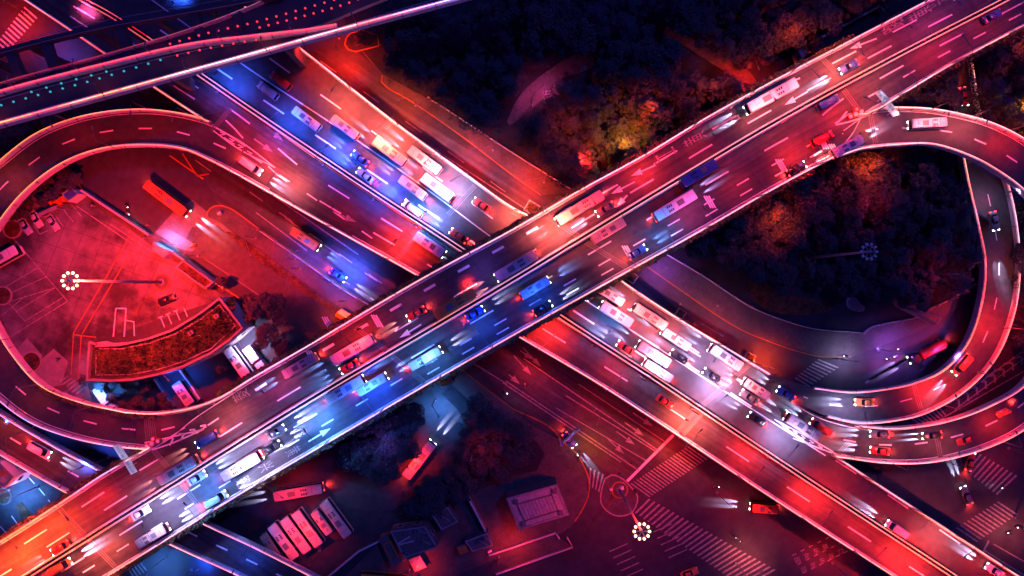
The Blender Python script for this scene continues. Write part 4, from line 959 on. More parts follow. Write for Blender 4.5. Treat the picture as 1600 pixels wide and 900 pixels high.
for bx, by, tx, ty, c, kw in ((170, 896, 150, 870, 'pink', 44), (275, 830, 255, 800, 'white', 26), (338, 793, 318, 768, 'sky', 40), (418, 744, 400, 715, 'white', 40), (516, 687, 494, 660, 'sky', 52), (600, 638, 580, 612, 'blue', 44), (690, 586, 668, 560, 'sky', 18), (770, 540, 750, 512, 'blue', 14),
        (860, 490, 838, 462, 'blue', 12), (985, 420, 968, 396, 'rose', 16), (1040, 390, 1030, 362, 'sky', 7), (1100, 356, 1082, 330, 'magenta', 15), (1180, 309, 1160, 284, 'crimson', 13), (1266, 262, 1250, 238, 'red', 36), (1352, 181, 1322, 170, 'red', 26), (1400, 152, 1383, 128, 'rose', 11), (1482, 102, 1465, 78, 'red', 17), (1570, 56, 1555, 32, 'crimson', 11)):
    L_(bx, by, tx, ty, 13, c, kw, '%s tinted lamp post, lower overpass parapet, near %s' % (c, {170: 'the bottom edge', 275: 'the pink minibus', 338: 'the double joint', 418: 'the stretched lane lettering', 516: 'the painted arrow', 600: 'the round crowned trees', 690: 'the blue drive', 770: 'the darkest blue stretch', 860: 'the red carriageway', 985: 'the yellow lit verge', 1040: 'the park fence', 1100: 'the second rumble bars', 1180: 'the brown lit trees', 1266: 'the orange lit trees', 1352: 'the sign mast', 1400: 'the top of the right loop', 1482: 'the narrow road', 1570: 'the right edge'}[bx]))
# expressway
LX = ((472, 80, 492, 95, 'red', 20, 'the rounded kerb island', 10), (550, 141, 535, 160, 'pink', 50, 'the blue scooter lane', 10), (623, 197, 605, 212, 'pink', 95, 'the paired cream buses', 10), (690, 246, 672, 266, 'rose', 55, 'the park fence end', 10), (733, 277, 712, 292, 'white', 40, 'the large joint', 10), (832, 342, 806, 334, 'pink', 60, 'the yellow planter box', 8),
      (990, 456, 978, 478, 'rose', 34, 'the yellow verge start', 10), (1060, 499, 1042, 520, 'rose', 40, 'the verge end planter', 10), (1167, 564, 1150, 590, 'pink', 30, 'the big joint', 10), (1118, 536, 1098, 556, 'white', 18, 'the lone outer bus', 10))
for bx, by, tx, ty, c, kw, lab, h in LX: L_(bx, by, tx, ty, 6, c, kw, '%s tinted lamp post, outer expressway parapet, near %s' % (c, lab), h)
LY = ((430, 208, 450, 190, 'blue', 30, 'the two silver vans'), (505, 258, 525, 238, 'blue', 50, 'the dark blue car'), (583, 312, 603, 292, 'blue', 56, 'the silver car'), (650, 354, 672, 336, 'sky', 44, 'the dazzling bus'), (340, 143, 360, 130, 'blue', 30, 'the viaduct edge'),
      (925, 540, 945, 515, 'sky', 13, 'the start of the glare screen'), (1000, 590, 1025, 565, 'white', 24, 'the violet stretch'), (1080, 640, 1120, 610, 'white', 34, 'the wide joint'), (1200, 714, 1225, 685, 'white', 26, 'the chevron gore'))
for bx, by, tx, ty, c, kw, lab in LY: L_(bx, by, tx, ty, 6, c, kw, '%s tinted lamp post on the expressway median near %s' % (c, lab), 8)
LZ = ((333, 196, 365, 190, 'crimson', 9, 'the left gore'), (380, 278, 402, 248, 'red', 30, 'the loop ramp end'), (430, 306, 448, 282, 'rose', 44, 'the white van'), (520, 355, 535, 330, 'crimson', 8, 'the painted arrow'), (609, 405, 628, 380, 'red', 80, 'the narrow joint'), (720, 470, 735, 445, 'red', 8, 'the overpass shadow'),
      (840, 543, 862, 520, 'red', 60, 'the overpass mouth'), (940, 603, 962, 580, 'crimson', 16, 'the ground level arrows'), (1062, 683, 1080, 660, 'pink', 80, 'the pale joint'), (1150, 740, 1172, 715, 'red', 44, 'the crosswalk'), (1250, 806, 1272, 782, 'red', 70, 'the orange minibus'), (1330, 857, 1352, 835, 'red', 30, 'the lettered bus lanes'), (1395, 900, 1420, 880, 'red', 95, 'the bottom edge'))
for bx, by, tx, ty, c, kw, lab in LZ: L_(bx, by, tx, ty, 6, c, kw, '%s tinted lamp post on the left expressway edge near %s' % (c, lab), 9)
LW = ((1345, 741, 1330, 752, 'crimson', 7, 'the ramp nose'), (1420, 790, 1405, 805, 'crimson', 9, 'the white van'), (1488, 833, 1470, 846, 'rose', 30, 'the right zebra crossing'), (1560, 880, 1540, 892, 'red', 20, 'the lower right corner'))
for bx, by, tx, ty, c, kw, lab in LW: L_(bx, by, tx, ty, 6, c, kw, '%s tinted lamp post, right carriageway parapet, near %s' % (c, lab), 9)
# loops
LQ = ((0, 255, 10, 275, 8, 'orange', 9, 'left', 'the picture edge'), (110, 189, 116, 208, 7, 'red', 7, 'left', 'its upper curve'), (233, 172, 233, 190, 6.2, 'red', 6, 'left', 'the top of the curve'), (300, 181, 295, 200, 6, 'crimson', 6, 'left', 'the chevrons'), (60, 600, 52, 622, 11.5, 'orange', 9, 'left', 'the little zebra crossing'), (150, 633, 145, 655, 12.5, 'red', 9, 'left', 'the parked box lorry'), (235, 646, 240, 668, 13, 'red', 14, 'left', 'its double joint'), (12, 530, 0, 545, 10.5, 'red', 8, 'left', 'the tree pit'), (40, 302, 28, 290, 7.5, 'orange', 9, 'left', 'the parked cars'), (180, 231, 176, 212, 6.6, 'red', 5, 'left', 'the bus street'),
      (1372, 172, 1375, 192, 13, 'rose', 20, 'right', 'its first joint'), (1450, 173, 1448, 192, 12.6, 'rose', 16, 'right', 'the white minibus'), (1512, 184, 1505, 203, 11.8, 'rose', 20, 'right', 'the narrow road'), (1570, 206, 1562, 226, 11, 'red', 14, 'right', 'the amber bush'),
      (1588, 420, 1565, 420, 6, 'rose', 9, 'inner', 'the widest bend'), (1577, 300, 1556, 305, 5, 'white', 9, 'inner', 'the grey car'), (1570, 512, 1548, 505, 6, 'red', 50, 'inner', 'the brightest red bend'), (1528, 582, 1512, 562, 6, 'red', 16, 'inner', 'the orange red van'), (1470, 632, 1460, 610, 6, 'red', 60, 'inner', 'the thin joint'), (1330, 661, 1325, 638, 6, 'white', 16, 'inner', 'the ramp nose'),
      (1390, 722, 1388, 698, 6, 'rose', 12, 'lower', 'the small red car'), (1470, 717, 1465, 695, 6, 'rose', 11, 'lower', 'its double joint'), (1560, 688, 1550, 665, 6, 'red', 16, 'lower', 'the orange van'), (1300, 711, 1312, 690, 6, 'pink', 14, 'lower', 'the pale nose'))
for bx, by, tx, ty, z, c, kw, wh, lab in LQ: L_(bx, by, tx, ty, z, c, kw*(.4 if wh == 'left' else .8), '%s tinted lamp post on the %s loop ramp near %s' % (c, wh, lab), 8)
for bx, by, tx, ty, c, kw, lab in ((-10, 640, 0, 662, 'orange', 10, 'the picture edge'), (45, 672, 50, 695, 'red', 13, 'the white van'), (140, 725, 128, 745, 'magenta', 8, 'the sign mast'), (395, 851, 385, 872, 'blue', 7, 'the parked buses')):
    L_(bx, by, tx, ty, 5.5, c, kw, '%s tinted lamp post on the lower left slip road near %s' % (c, lab), 8)
# viaduct
for bx, by, tx, ty, c, kw, lab in ((-5, 196, -5, 185, 'orange', 9, 'the left picture edge'), (167, 150, 165, 140, 'orange', 8, 'the left loop top'), (300, 113, 298, 103, 'rose', 8, 'the red lane mouth'), (420, 81, 418, 70, 'pink', 14, 'the first vans'), (560, 42, 556, 32, 'rose', 10, 'the rounded kerb island')):
    L_(bx, by, tx, ty, 20, c, kw*.04, '%s tinted low lamp post, outer viaduct edge, near %s' % (c, lab), 4, 165)
for bx, by, tx, ty, c, kw, lab in ((30, 138, 32, 130, 'red', 5, 'the left edge'), (130, 112, 132, 104, 'red', 5, 'the second cross beam'), (240, 85, 242, 77, 'red', 5, 'the pink dome lights'), (350, 65, 352, 58, 'red', 5, 'the last cross beam'), (460, 52, 462, 46, 'red', 5, 'the merging edges')):
    L_(bx, by, tx, ty, 20, c, kw*.05, '%s tinted low lamp post, inner viaduct parapet, near %s' % (c, lab), 4, 165)
# ground street lamps
LGr = ((530, 60, 540, 95, 'red', 40, 'the rounded kerb island', 9), (470, 30, 465, 20, 'magenta', 6, 'the hidden road under the viaduct', 9), (650, 165, 632, 172, 'orange', 14, 'the kerb bend by the park', 9), (770, 235, 745, 245, 'red', 22, 'the middle of the park fence', 9), (850, 285, 826, 290, 'red', 34, 'the fence end at the overpass', 9),
       (40, 20, 30, 38, 'red', 40, 'the big crosswalk at the top left', 10), (90, 105, 100, 85, 'violet', 16, 'the first cross beam', 9), (150, 40, 160, 30, 'magenta', 14, 'the road below the girder', 9), (290, 20, 300, 8, 'blue', 16, 'the far road at the top', 9),
       (310, 400, 330, 370, 'pink', 12, 'the bus bay', 8), (276, 382, 270, 378, 'sky', 9, 'the kiosk on the plaza wall', 5), (400, 372, 410, 400, 'red', 9, 'the planted strip', 8), (470, 420, 465, 440, 'red', 9, 'the middle cycle track', 8), (540, 470, 535, 488, 'orange', 16, 'the tent by the overpass', 8), (462, 405, 480, 395, 'blue', 12, 'the orange minibus', 8), (520, 440, 545, 425, 'blue', 60, 'the dark blue car', 8),
       (385, 520, 395, 540, 'white', 24, 'the white lorry', 7), (152, 592, 170, 605, 'sky', 14, 'the box lorry', 7), (275, 578, 285, 588, 'blue', 10, 'the cream orange bus', 7), (15, 765, 29, 778, 'sky', 26, 'the flower bed', 7), (60, 760, 50, 762, 'sky', 14, 'the lower left street', 8), (110, 640, 100, 655, 'blue', 22, 'the loop underside', 5), (170, 715, 160, 715, 'blue', 34, 'the sign mast foot', 8), (30, 645, 35, 652, 'blue', 16, 'the blue bays', 6),
       (260, 870, 255, 880, 'sky', 26, 'the bottom edge by the slip road', 8), (300, 890, 320, 880, 'blue', 16, 'the slip road underside', 4), (680, 625, 690, 640, 'sky', 24, 'the round drive', 8), (640, 705, 645, 718, 'red', 16, 'the turning bus, added to redden it', 8),  # the lamp by the turning bus is added to redden its roof
       (904, 716, 925, 700, 'amber', 5, 'the kerb of the junction', 7), (1010, 412, 1030, 420, 'violet', 12, 'the lit verge', 8), (1085, 505, 1110, 520, 'crimson', 14, 'the middle pavement', 9), (1178, 566, 1190, 570, 'orange', 34, 'the verge tip', 7), (1370, 545, 1388, 548, 'violet', 20, 'the tanker lorry', 8), (1478, 545, 1468, 552, 'violet', 14, 'the brick hut under the ramp', 8), (1310, 560, 1318, 560, 'white', 8, 'the eastern zebra crossing', 7),
       (1585, 808, 1578, 828, 'rose', 20, 'the planted divider', 9), (1530, 640, 1545, 620, 'crimson', 9, 'the chevron markings', 9), (1575, 700, 1560, 720, 'crimson', 9, 'the right crosswalk', 9), (1120, 770, 1150, 790, 'crimson', 14, 'the middle of the junction', 10), (1150, 880, 1170, 870, 'rose', 24, 'the end of the long crosswalk', 9), (1060, 680, 1048, 705, 'red', 18, 'the stop line', 9),
       (930, 640, 925, 650, 'crimson', 9, 'the turn arrows', 10), (820, 600, 830, 590, 'crimson', 8, 'the road below the overpass', 9), (1300, 880, 1290, 870, 'red', 14, 'the stencilled lane words', 9), (780, 870, 800, 850, 'crimson', 16, 'the canopy forecourt', 8), (640, 890, 660, 880, 'crimson', 10, 'the small tent roof', 7), (500, 860, 480, 830, 'red', 17, 'the parked bus row', 10), (430, 740, 460, 760, 'crimson', 8, 'the passing salmon bus', 9))
for bx, by, tx, ty, c, kw, lab, h in LGr: L_(bx, by, tx, ty, .02, c, kw*(.7 if bx > 880 and by > 600 else 1), '%s tinted street lamp on the ground near %s' % (c, lab), h)
for bx, by, tx, ty, c, kw, lab, h in ((1020, 200, 1000, 190, 'orange', 14, 'the cedars right of the amber tree, added fill', 15), (870, 225, 885, 215, 'orange', 9, 'the cedars left of the amber tree, added fill', 15), (1110, 150, 1095, 150, 'orange', 10, 'the cedars by the long white bus, added fill', 15), (1230, 70, 1215, 72, 'orange', 8, 'the pale hut, added fill', 14), (1555, 100, 1570, 95, 'orange', 14, 'the cedars at the upper right edge, added fill', 15), (1340, 300, 1330, 320, 'crimson', 5, 'the upper middle of the inner park, added fill', 15), (1440, 430, 1430, 430, 'crimson', 4, 'the lower part of the inner park, added fill', 15), (740, 700, 755, 690, 'crimson', 4, 'the curved belt of trees, added fill', 14), (600, 690, 610, 680, 'violet', 3, 'the round drive clump, added fill', 14), (985, 262, 965, 232, 'amber', 26, 'the amber lit tree', 15), (880, 275, 905, 258, 'red', 30, 'the red lit bushes', 9), (1575, 170, 1562, 182, 'amber', 26, 'the amber bush outside the right loop', 13), (1350, 265, 1325, 268, 'orange', 18, 'the orange topped trees inside the right loop', 14), (830, 165, 845, 150, 'magenta', 14, 'the curved park path', 9), (1160, 110, 1165, 125, 'red', 18, 'the broken park path', 9), (1180, 360, 1195, 350, 'orange', 14, 'the brown trees of the inner park', 14)):
    L_(bx, by, tx, ty, .1, c, kw, '%s park lamp among the trees near %s' % (c, lab), h)  # lamps marked as fill are added to brighten dark crowns

def mast(bx, by, h, col, power, lit, label, rot=0, arms=10, R_=1.35):
    b = W(bx, by, .03); r = empty('lamp_mast', b, label, 'lamp mast')
    m = MB(); m.tube([(0, 0, 0), (0, 0, h*.5), (0, 0, h)], .42, 'steel', 10, r2=.2); m.tube([(0, 0, 0), (0, 0, .5)], .8, 'steel', 10); m.build('pole', r, True, local=True)
    m = MB(); n = 24
    m.loft([[(math.cos(2*PI*k/n)*R_*rr, math.sin(2*PI*k/n)*R_*rr, h-1+zz) for k in range(n)] for rr, zz in ((1, 0), (1, .18), (.9, .18), (.9, 0))], 'steel', cap=False)
    for k in range(6): a = PI*k/3; m.tube([(0, 0, h-.8), (R_*math.cos(a), R_*math.sin(a), h-.9)], .07, 'steel', 4)
    m.build('crown_ring', r, local=True)
    for k in range(arms):
        a = 2*PI*k/arms+rot; x, y = math.cos(a)*(R_+.25), math.sin(a)*(R_+.25)
        m = MB(); m.ball((x, y, h-.75), .30, 'mast_globe' if lit else 'whitesteel', 8, .7); m.build('floodlight', r, True, local=True)
    if lit: spot(r, (0, 0, h-1.3), col, power, 140, 1, 1.6)
    m = MB(); m.tube([(0, 0, .02), (0, 0, .3)], 2.1, 'yellow', 20); m.tube([(0, 0, .3), (0, 0, .34)], 1.8, 'paving', 20); m.build('plinth', r, local=True)
    return r
mast(253, 441, 36, 'red', 360000, True, 'tall lamp mast on the red plaza, its floodlight crown burning near the left edge')
mast(968, 765, 30, 'red', 45000, True, 'tall lamp mast on the round traffic island with a lit ring of globes')
mast(1262, 403, 30, 'white', 0, False, 'unlit tall lamp mast in the dark park with a ring of pale floodlights')
# ============================================================ SIGN MASTS
def sign_mast(bx, by, z, label, boards, armpx, cone=True):
    b = W(bx, by, z); r = empty('sign_mast', b, label, 'road sign')
    m = MB(); m.tube([(0, 0, 0), (0, 0, 7.2)], .22, 'whitesteel', 8); m.build('post', r, local=True)
    for (ax, ay, cx, cy, txt, mt) in boards:
        p = W(ax, ay, z)-b; q = W(cx, cy, z)-b
        p.z = q.z = 0
        m = MB(); m.tube([(p.x, p.y, 6.6), (q.x, q.y, 6.6)], .1, 'whitesteel', 6); m.build('arm', r, local=True)
        d = (q-p).normalized(); nn = Vector((-d.y, d.x, 0)); c0 = (p+q)/2
        # face toward the picture centre
        cen = -(b+c0); cen.z = 0
        if nn.dot(cen) < 0: nn = -nn
        ln = (q-p).length; h = 2.6
        m = MB()
        P = [p-nn*.05, q-nn*.05, q+nn*.05, p+nn*.05]; m.prism([(v.x, v.y) for v in P], 4.9, 4.9+h, 'signwhite')
        bd = m.build('sign_board', r, local=True)
        m = MB(); rt = Vector((0, 0, 1)).cross(nn); lft = (p if (q-p).dot(rt) > 0 else q); rgt = (q if lft is p else p)
        e = (rgt-lft).normalized(); o = nn*.056
        A_ = lft+e*.12+o; B_ = rgt-e*.12+o
        m.face([(A_.x, A_.y, 5.0), (B_.x, B_.y, 5.0), (B_.x, B_.y, 7.4), (A_.x, A_.y, 7.4)], mt if mt == 'signblue' else 'signwhite'); lm = mt if mt != 'signblue' else 'signwhite'; lm = 'signgreen' if lm == 'signwhite' and mt != 'signblue' else lm
        cm = (A_+B_)/2; cm.z = 6.5; text_faces(m, txt[0], cm, e, Vector((0, 0, 1)), ln/len(txt[0])*.92/1.05, lm, 1.15, .02)
        cm2 = cm.copy(); cm2.z = 5.45
        if len(txt) > 1 and txt[1]: text_faces(m, txt[1], cm2, e, Vector((0, 0, 1)), ln/len(txt[1])*1.1, lm, 1.2, .02)
        m.build('lettering', bd, local=True)
        fl = c0+nn*3.2; m = MB(); m.tube([(c0.x, c0.y, 7.4), (fl.x, fl.y, 8.4)], .05, 'whitesteel', 5); m.bbox((fl.x, fl.y, 8.4), (.3, .3, .2), 'dark', .04); m.build('added_sign_lamp', r, local=True)  # lamp on a bracket, added to brighten the board face
        dv = Vector((c0.x-fl.x, c0.y-fl.y, 6.2-8.4)); sp = spot(r, (fl.x, fl.y, 8.3), (.75, .75, 1), 700, 80, 1, .1, 'added_sign_light'); sp.rotation_euler = dv.to_track_quat('-Z', 'Y').to_euler()
    return r
sign_mast(221, 707, 13, 'double green direction sign on a mast at the left loop merge', [(206, 686, 219, 706, ('黄兴路', 'Huangxing Rd'), 'signgreen'), (222, 709, 233, 728, ('四平路', 'Siping Rd'), 'signgreen')], None)
sign_mast(1360, 172, 13, 'double green direction sign on a mast where the right loop leaves', [(1349, 154, 1362, 170, ('内环', 'Inner Ring'), 'signgreen'), (1364, 174, 1377, 191, ('五角场', 'Wujiaochang'), 'signwhite'), (1346, 178, 1362, 170, ('出口', 'EXIT'), 'signgreen')], None)
r = sign_mast(874, 686, .03, 'long blue lane sign board over the street left of the turn arrows', [(876, 683, 901, 661, ('公交车道', ''), 'signblue')], None)
# gore crash cushions (orange drums) at the loop noses
for (x, y, lab) in ((241, 692, 'orange crash drums with white lamps at the left loop nose'), (1334, 180, 'orange crash drums with white caps at the right loop nose')):
    b = W(x, y, 13); r = empty('crash_cushion', b, lab, 'crash barrier')
    k = 0
    for dx, dy, rr in ((0, 0, .7), (1.3, .6, .6), (-1.2, -.5, .6), (.2, 1.1, .5)):
        m = MB(); m.tube([(dx, dy, 0), (dx, dy, .95)], rr, 'orange', 12); o_ = m.build('drum', r, local=True)
        m = MB(); m.tube([(dx, dy, .95), (dx, dy, 1.1)], rr*.7, 'signwhite', 10); m.build('lid', o_, local=True)

# ============================================================ BUILDINGS
def bld(name, px, h, label, cat, wall='darkconcrete', roof='roof1', parapet=.5, pw=.35, inner=True, z=0, windows=0):
    g0 = [W(a, b, h) for a, b in px]
    g0 = [Vector((v.x, v.y, 0)) for v in g0]
    c = sum(g0, Vector())/len(g0); r = empty(name, (c.x, c.y, z), label, cat)
    m = MB(); m.prism([(p.x, p.y) for p in g0], z, h-.02, wall, bottom=False); wl = m.build('wall', r)
    m = MB(); m.prism([(p.x, p.y) for p in g0], h-.02, h+.1, roof, side=wall); m.build('roof', r)
    if parapet:
        m = MB()
        for i in range(len(g0)):
            a, b = g0[i], g0[(i+1) % len(g0)]; d = (b-a).normalized(); a2 = a.lerp(c, 0)+d*0; ins = (c-(a+b)/2); nn = Vector((-d.y, d.x, 0)); nn = nn if nn.dot(ins) > 0 else -nn
            q = [a, b, b+nn*pw, a+nn*pw]; m.prism([(v.x, v.y) for v in q], h+.1, h+.1+parapet+i*.003, 'slab')
        m.build('roof_parapet', r)
    if windows:
        for i in range(len(g0)):
            a, b = g0[i], g0[(i+1) % len(g0)]; L = (b-a).length; d = (b-a).normalized(); nn = Vector((d.y, -d.x, 0))
            if nn.dot((a+b)/2-c) < 0: nn = -nn
            n = int(L/3.2)
            for k in range(n):
                p = a+d*(L*(k+.5)/n)+nn*.02
                m = MB(); rz = math.atan2(d.y, d.x); m.box((p.x, p.y, h*.5), (1.5, .08, 1.3), 'whitesteel', rz); wf = m.build('window', r)
                m = MB(); m.box((p.x+nn.x*.03, p.y+nn.y*.03, h*.5), (1.3, .06, 1.1), 'glass', rz); m.build('pane', wf)
    return r, c
roofpx = [(142, 536), (152, 539), (190, 537), (232, 528), (272, 514), (312, 490), (346, 464), (383, 512), (362, 532), (330, 554), (290, 573), (250, 586), (210, 594), (175, 596), (138, 594)]
r, c = bld('curved_building', roofpx, 6.5, 'long curved building whose sunken roof is planted with reddish grass', 'building', 'concrete', 'roofgreen', .9, .5, windows=1)
inn = MB(); q = [W(a, b, 6.8) for a, b in roofpx]; cc = sum(q, Vector())/len(q)
inn2 = [(151, 545), (190, 545), (235, 536), (276, 521), (316, 498), (343, 476), (368, 509), (330, 545), (288, 564), (248, 577), (205, 585), (150, 586)]
ww = [W(a, b, 6.62) for a, b in inn2]; inn.wall(ww+[ww[0]], .3, .22, 'kerb'); inn.build('gravel_stop', r)
tf = MB(); rnd = random.Random(5)
for k in range(3400):
    a = rnd.uniform(150, 366); t = rnd.random()
    import bisect
    yt = 545 if a < 190 else 545-(a-190)*.31 if a < 276 else 521-(a-276)*.66
    yb = 586 if a < 200 else 586-(a-200)*.235 if a < 288 else 565-(a-288)*.62
    y = yt+(yb-yt)*t
    if yb <= yt: continue
    p = W(a, y, 6.62); s_ = rnd.uniform(.15, .5); u = Vector((rnd.uniform(-1, 1), rnd.uniform(-1, 1), .3)).normalized()*s_; v = Vector((-u.y, u.x, .2)).normalized()*s_*.6
    tf.face([p-u-v, p+u-v, p+u+v+Vector((0, 0, .2)), p-u+v+Vector((0, 0, .15))], 'sedum')
o_ = tf.build('planting', r); o_['kind'] = 'stuff'
# station canopy
r, c = bld('service_canopy', [(791, 778), (870, 756), (889, 804), (811, 828)], 6, 'large pale pink square canopy roof by the junction, ribbed in the middle', 'canopy', 'darkconcrete', 'roof2', .25, .5)
m = MB(); P = [W(a, b, 6.15) for a, b in ((808, 788), (862, 773), (872, 798), (820, 814))]
for i in range(11):
    t = i/10; m.strip([P[0].lerp(P[1], t), P[3].lerp(P[2], t)], .12, 'darkconcrete', .01)
m.wall(P+[P[0]], .4, .2, 'darkconcrete'); m.build('roof_ribs', r)
for a, b in ((806, 784), (866, 767), (876, 801), (818, 818)):
    m = MB(); p = W(a, b, 6.2); m.bbox((p.x, p.y, 6.45), (1.1, 1.1, .6), 'darkconcrete', .1); m.build('roof_vent', r)
bld('depot_office', [(610, 829), (664, 821), (684, 854), (632, 871)], 4.5, 'flat roofed depot office with two planks lying on its roof', 'building', windows=1)
r, c = bld('gatehouse', [(592, 842), (605, 837), (629, 878), (612, 886)], 3.5, 'narrow dark roofed gatehouse holding a framed orange roof light', 'building', parapet=0)
m = MB(); P = [W(a, b, 3.7) for a, b in ((599, 850), (610, 846), (622, 870), (611, 875))]; m.wall(P+[P[0]], .3, .3, 'orange'); m.build('roof_light', r)
# planks on the roof
for a, b, lab in (((621, 850), (641, 838), 'upper plank of the two lying crosswise on the depot roof'), ((621, 852), (646, 845), 'lower plank of the two lying crosswise on the depot roof')):
    p, q = W(*a, 4.75), W(*b, 4.75); m = MB(); m.wall([p, q], .35, .12, 'p_cream'); tag(m.build('plank'), lab, 'plank', 'planks on the depot roof')
# roof plant
for x, y, z_, sx, sy, lab in ((652, 828, 4.6, 1.3, .9, 'air unit near the upper right edge of the depot office roof'), (660, 845, 4.6, .8, .8, 'square vent at the right of the depot office roof'), (632, 862, 4.6, 1.1, .7, 'air unit at the lower edge of the depot office roof'), (690, 808, 3.1, 1.0, .7, 'air unit on the low annex by the trees'), (748, 846, 3.5, 1.2, .8, 'air unit on the dark store shed'), (756, 840, 3.5, .6, .6, 'small vent on the dark store shed'), (300, 520, 6.6, 1.4, 1.0, 'air unit in the middle of the curved planted roof'), (340, 494, 6.6, 1.2, 1.0, 'pair of vents at the right end of the curved planted roof')):
    p = W(x, y, z_); m = MB(); m.bbox((p.x, p.y, z_+.4), (sx, sy, .8), 'p_grey', .07, .5); m.tube([(p.x, p.y, z_+.8), (p.x, p.y, z_+.86)], .28, 'dark', 10); m.tube([(p.x+sx*.5, p.y, z_+.15), (p.x+sx*.5+1.6, p.y-.9, z_+.15)], .06, 'steel', 5)
    tag(m.build('air_unit'), lab, 'air unit')
# pyramid tent
P = [W(a, b, 2.6) for a, b in ((638, 875), (656, 868), (667, 886), (648, 894))]; c = sum(P, Vector())/4
r = empty('pyramid_tent', (c.x, c.y, 0), 'small pink white pyramid tent beside the gatehouse', 'tent'); top = c+Vector((0, 0, 1.6)); m = MB()
for i in range(4): m.face([P[i], P[(i+1) % 4], top], 'p_pink')
m.face(P, 'p_pink'); m.build('canopy', r)
for p in P: m = MB(); m.tube([(p.x, p.y, 0), (p.x, p.y, 2.6)], .06, 'steel', 5); m.build('leg', r)
bld('store_shed', [(726, 845), (762, 832), (770, 852), (738, 862)], 3.4, 'low dark roofed shed right of the orange awning', 'shed', parapet=.15)
bld('brick_annex', [(672, 800), (700, 792), (716, 815), (690, 828)], 3, 'low dark annex between the trees and the depot office', 'shed', parapet=.2)
P = [W(a, b, 2.8) for a, b in ((714, 854), (728, 850), (734, 862), (719, 867))]
m = MB(); m.face([P[0]+Vector((0, 0, .7)), P[1]+Vector((0, 0, .7)), P[2], P[3]], 'orange'); m.prism([(v.x, v.y) for v in P], 0, 2.5, 'darkconcrete')
tag(m.build('kiosk'), 'tiny kiosk with a sloping orange awning below the dark shed', 'kiosk')
def wallrun(name, px, w, h, mt, label, cat, z=0, smooth=False):
    pts = [W(p.x, p.y, z+h) for p in (smoothpx(px) if smooth else [Vector(a) for a in px])]
    pts = [Vector((p.x, p.y, z)) for p in pts]; c = pts[len(pts)//2]
    r = empty(name, (c.x, c.y, z), label, cat); m = MB(); m.wall(pts, w, h, mt); m.build('wall_body', r)
    m = MB(); m.wall([p+Vector((0, 0, h)) for p in pts], w+.15, .12, 'concrete'); m.build('coping', r)
wallrun('boundary_wall', [(732, 779), (769, 850)], .35, 2.4, 'kerb', 'straight pale wall between the paved yard and the dark sheds', 'wall')
wallrun('low_wall', [(764, 868), (868, 833), (874, 842)], .3, .9, 'kerb', 'long low wall below the pink canopy, upper of two', 'wall')
wallrun('low_wall', [(775, 898), (895, 855), (886, 840)], .3, .9, 'kerb', 'long low wall nearest the bottom edge, lower of two', 'wall')
wallrun('plaza_wall', [(126, 297), (158, 318), (205, 349), (232, 367)], .4, 2.2, 'kerb', 'boundary wall along the upper side of the plaza, up to the kiosk', 'wall')
wallrun('plaza_wall', [(268, 393), (300, 416), (349, 450)], .4, 2.2, 'kerb', 'boundary wall between the kiosk and the clipped trees', 'wall')
wallrun('retaining_wall', [(280, 578), (300, 605), (312, 624)], .3, 1.6, 'kerb', 'short dividing wall right of the cream orange bus', 'wall')
wallrun('retaining_wall', [(240, 592), (258, 618), (270, 636)], .3, 1.6, 'darkconcrete', 'short dividing wall left of the cream orange bus', 'wall')
wallrun('depot_wall', [(0, 0)] and [(500, 912), (560, 862), (600, 842)], .3, 1.6, 'darkconcrete', 'dim wall from the bottom edge up to the gatehouse', 'wall')
r, c = bld('gate_kiosk', [(240, 378), (252, 386), (268, 393), (256, 404), (238, 391)], 3, 'bluish kiosk set in the upper plaza wall beside a cold lamp', 'kiosk', 'signwhite', 'roof2', .15, .2)
r, c = bld('skylight_shed', [(275, 418), (288, 406), (336, 441), (322, 452)], 2.6, 'narrow framed shed roof along the plaza wall by the clipped trees', 'shed', 'concrete', 'bedsoil', .5, .4)
bld('entrance_booth', [(97, 303), (112, 293), (124, 303), (107, 315)], 3.2, 'blue roofed booth at the upper corner of the plaza', 'kiosk', 'signwhite', 'blueroof', .12, .2)
for i, (x, y) in enumerate(((80, 318), (88, 315), (96, 311))):
    p = W(x, y, 1.4); m = MB(); m.bbox((p.x, p.y, .7), (1.35, 1.5, 1.4), 'orange', .12, .4); tag(m.build('bin'), '%s orange bin in the row of three beside the blue booth' % ('left', 'middle', 'right')[i], 'bin', 'orange bins by the booth')
P = [W(a, b, 2.6) for a, b in ((57, 335), (86, 321), (90, 326), (62, 338))]; m = MB(); m.prism([(v.x, v.y) for v in P], 2.4, 2.6, 'slab')
r = empty('bike_shelter', (P[0].x, P[0].y, 0), 'slanted pale shelter roof above the parked cars', 'shelter'); m.build('roof', r)
for p in P: m = MB(); m.tube([(p.x, p.y, 0), (p.x, p.y, 2.4)], .07, 'steel', 5); m.build('leg', r)
bld('brick_hut', [(1420, 545-62), (1424, 481), (1470, 497), (1464, 506)], 4, 'flat brick red topped hut peeping out left of the inner slip road', 'hut', 'kerb', 'orange', .2, .3)
bld('stair_hut', [(1247, 80), (1257, 72), (1266, 82), (1252, 92)], 4, 'small pale hut at the upper edge of the overpass', 'hut', 'kerb', 'roof2', .2, .3)
wallrun('park_wall', [(1266, 68), (1375, 9), (1382, 18)], .35, 1.8, 'kerb', 'angled park wall above the overpass in the upper right', 'wall')
r, c = bld('street_building', [(-20, 722), (0, 722), (22, 745), (8, 762), (-20, 740)], 7, 'pale roofed building at the left edge by the blue lit street', 'building', 'signwhite', 'roof2', .5, .3, windows=1)
m = MB(); p = W(7, 738, 7.3); m.bbox((p.x, p.y, 7.6), (1.2, 1.2, .8), 'orange', .1, .6); m.build('chimney', r)
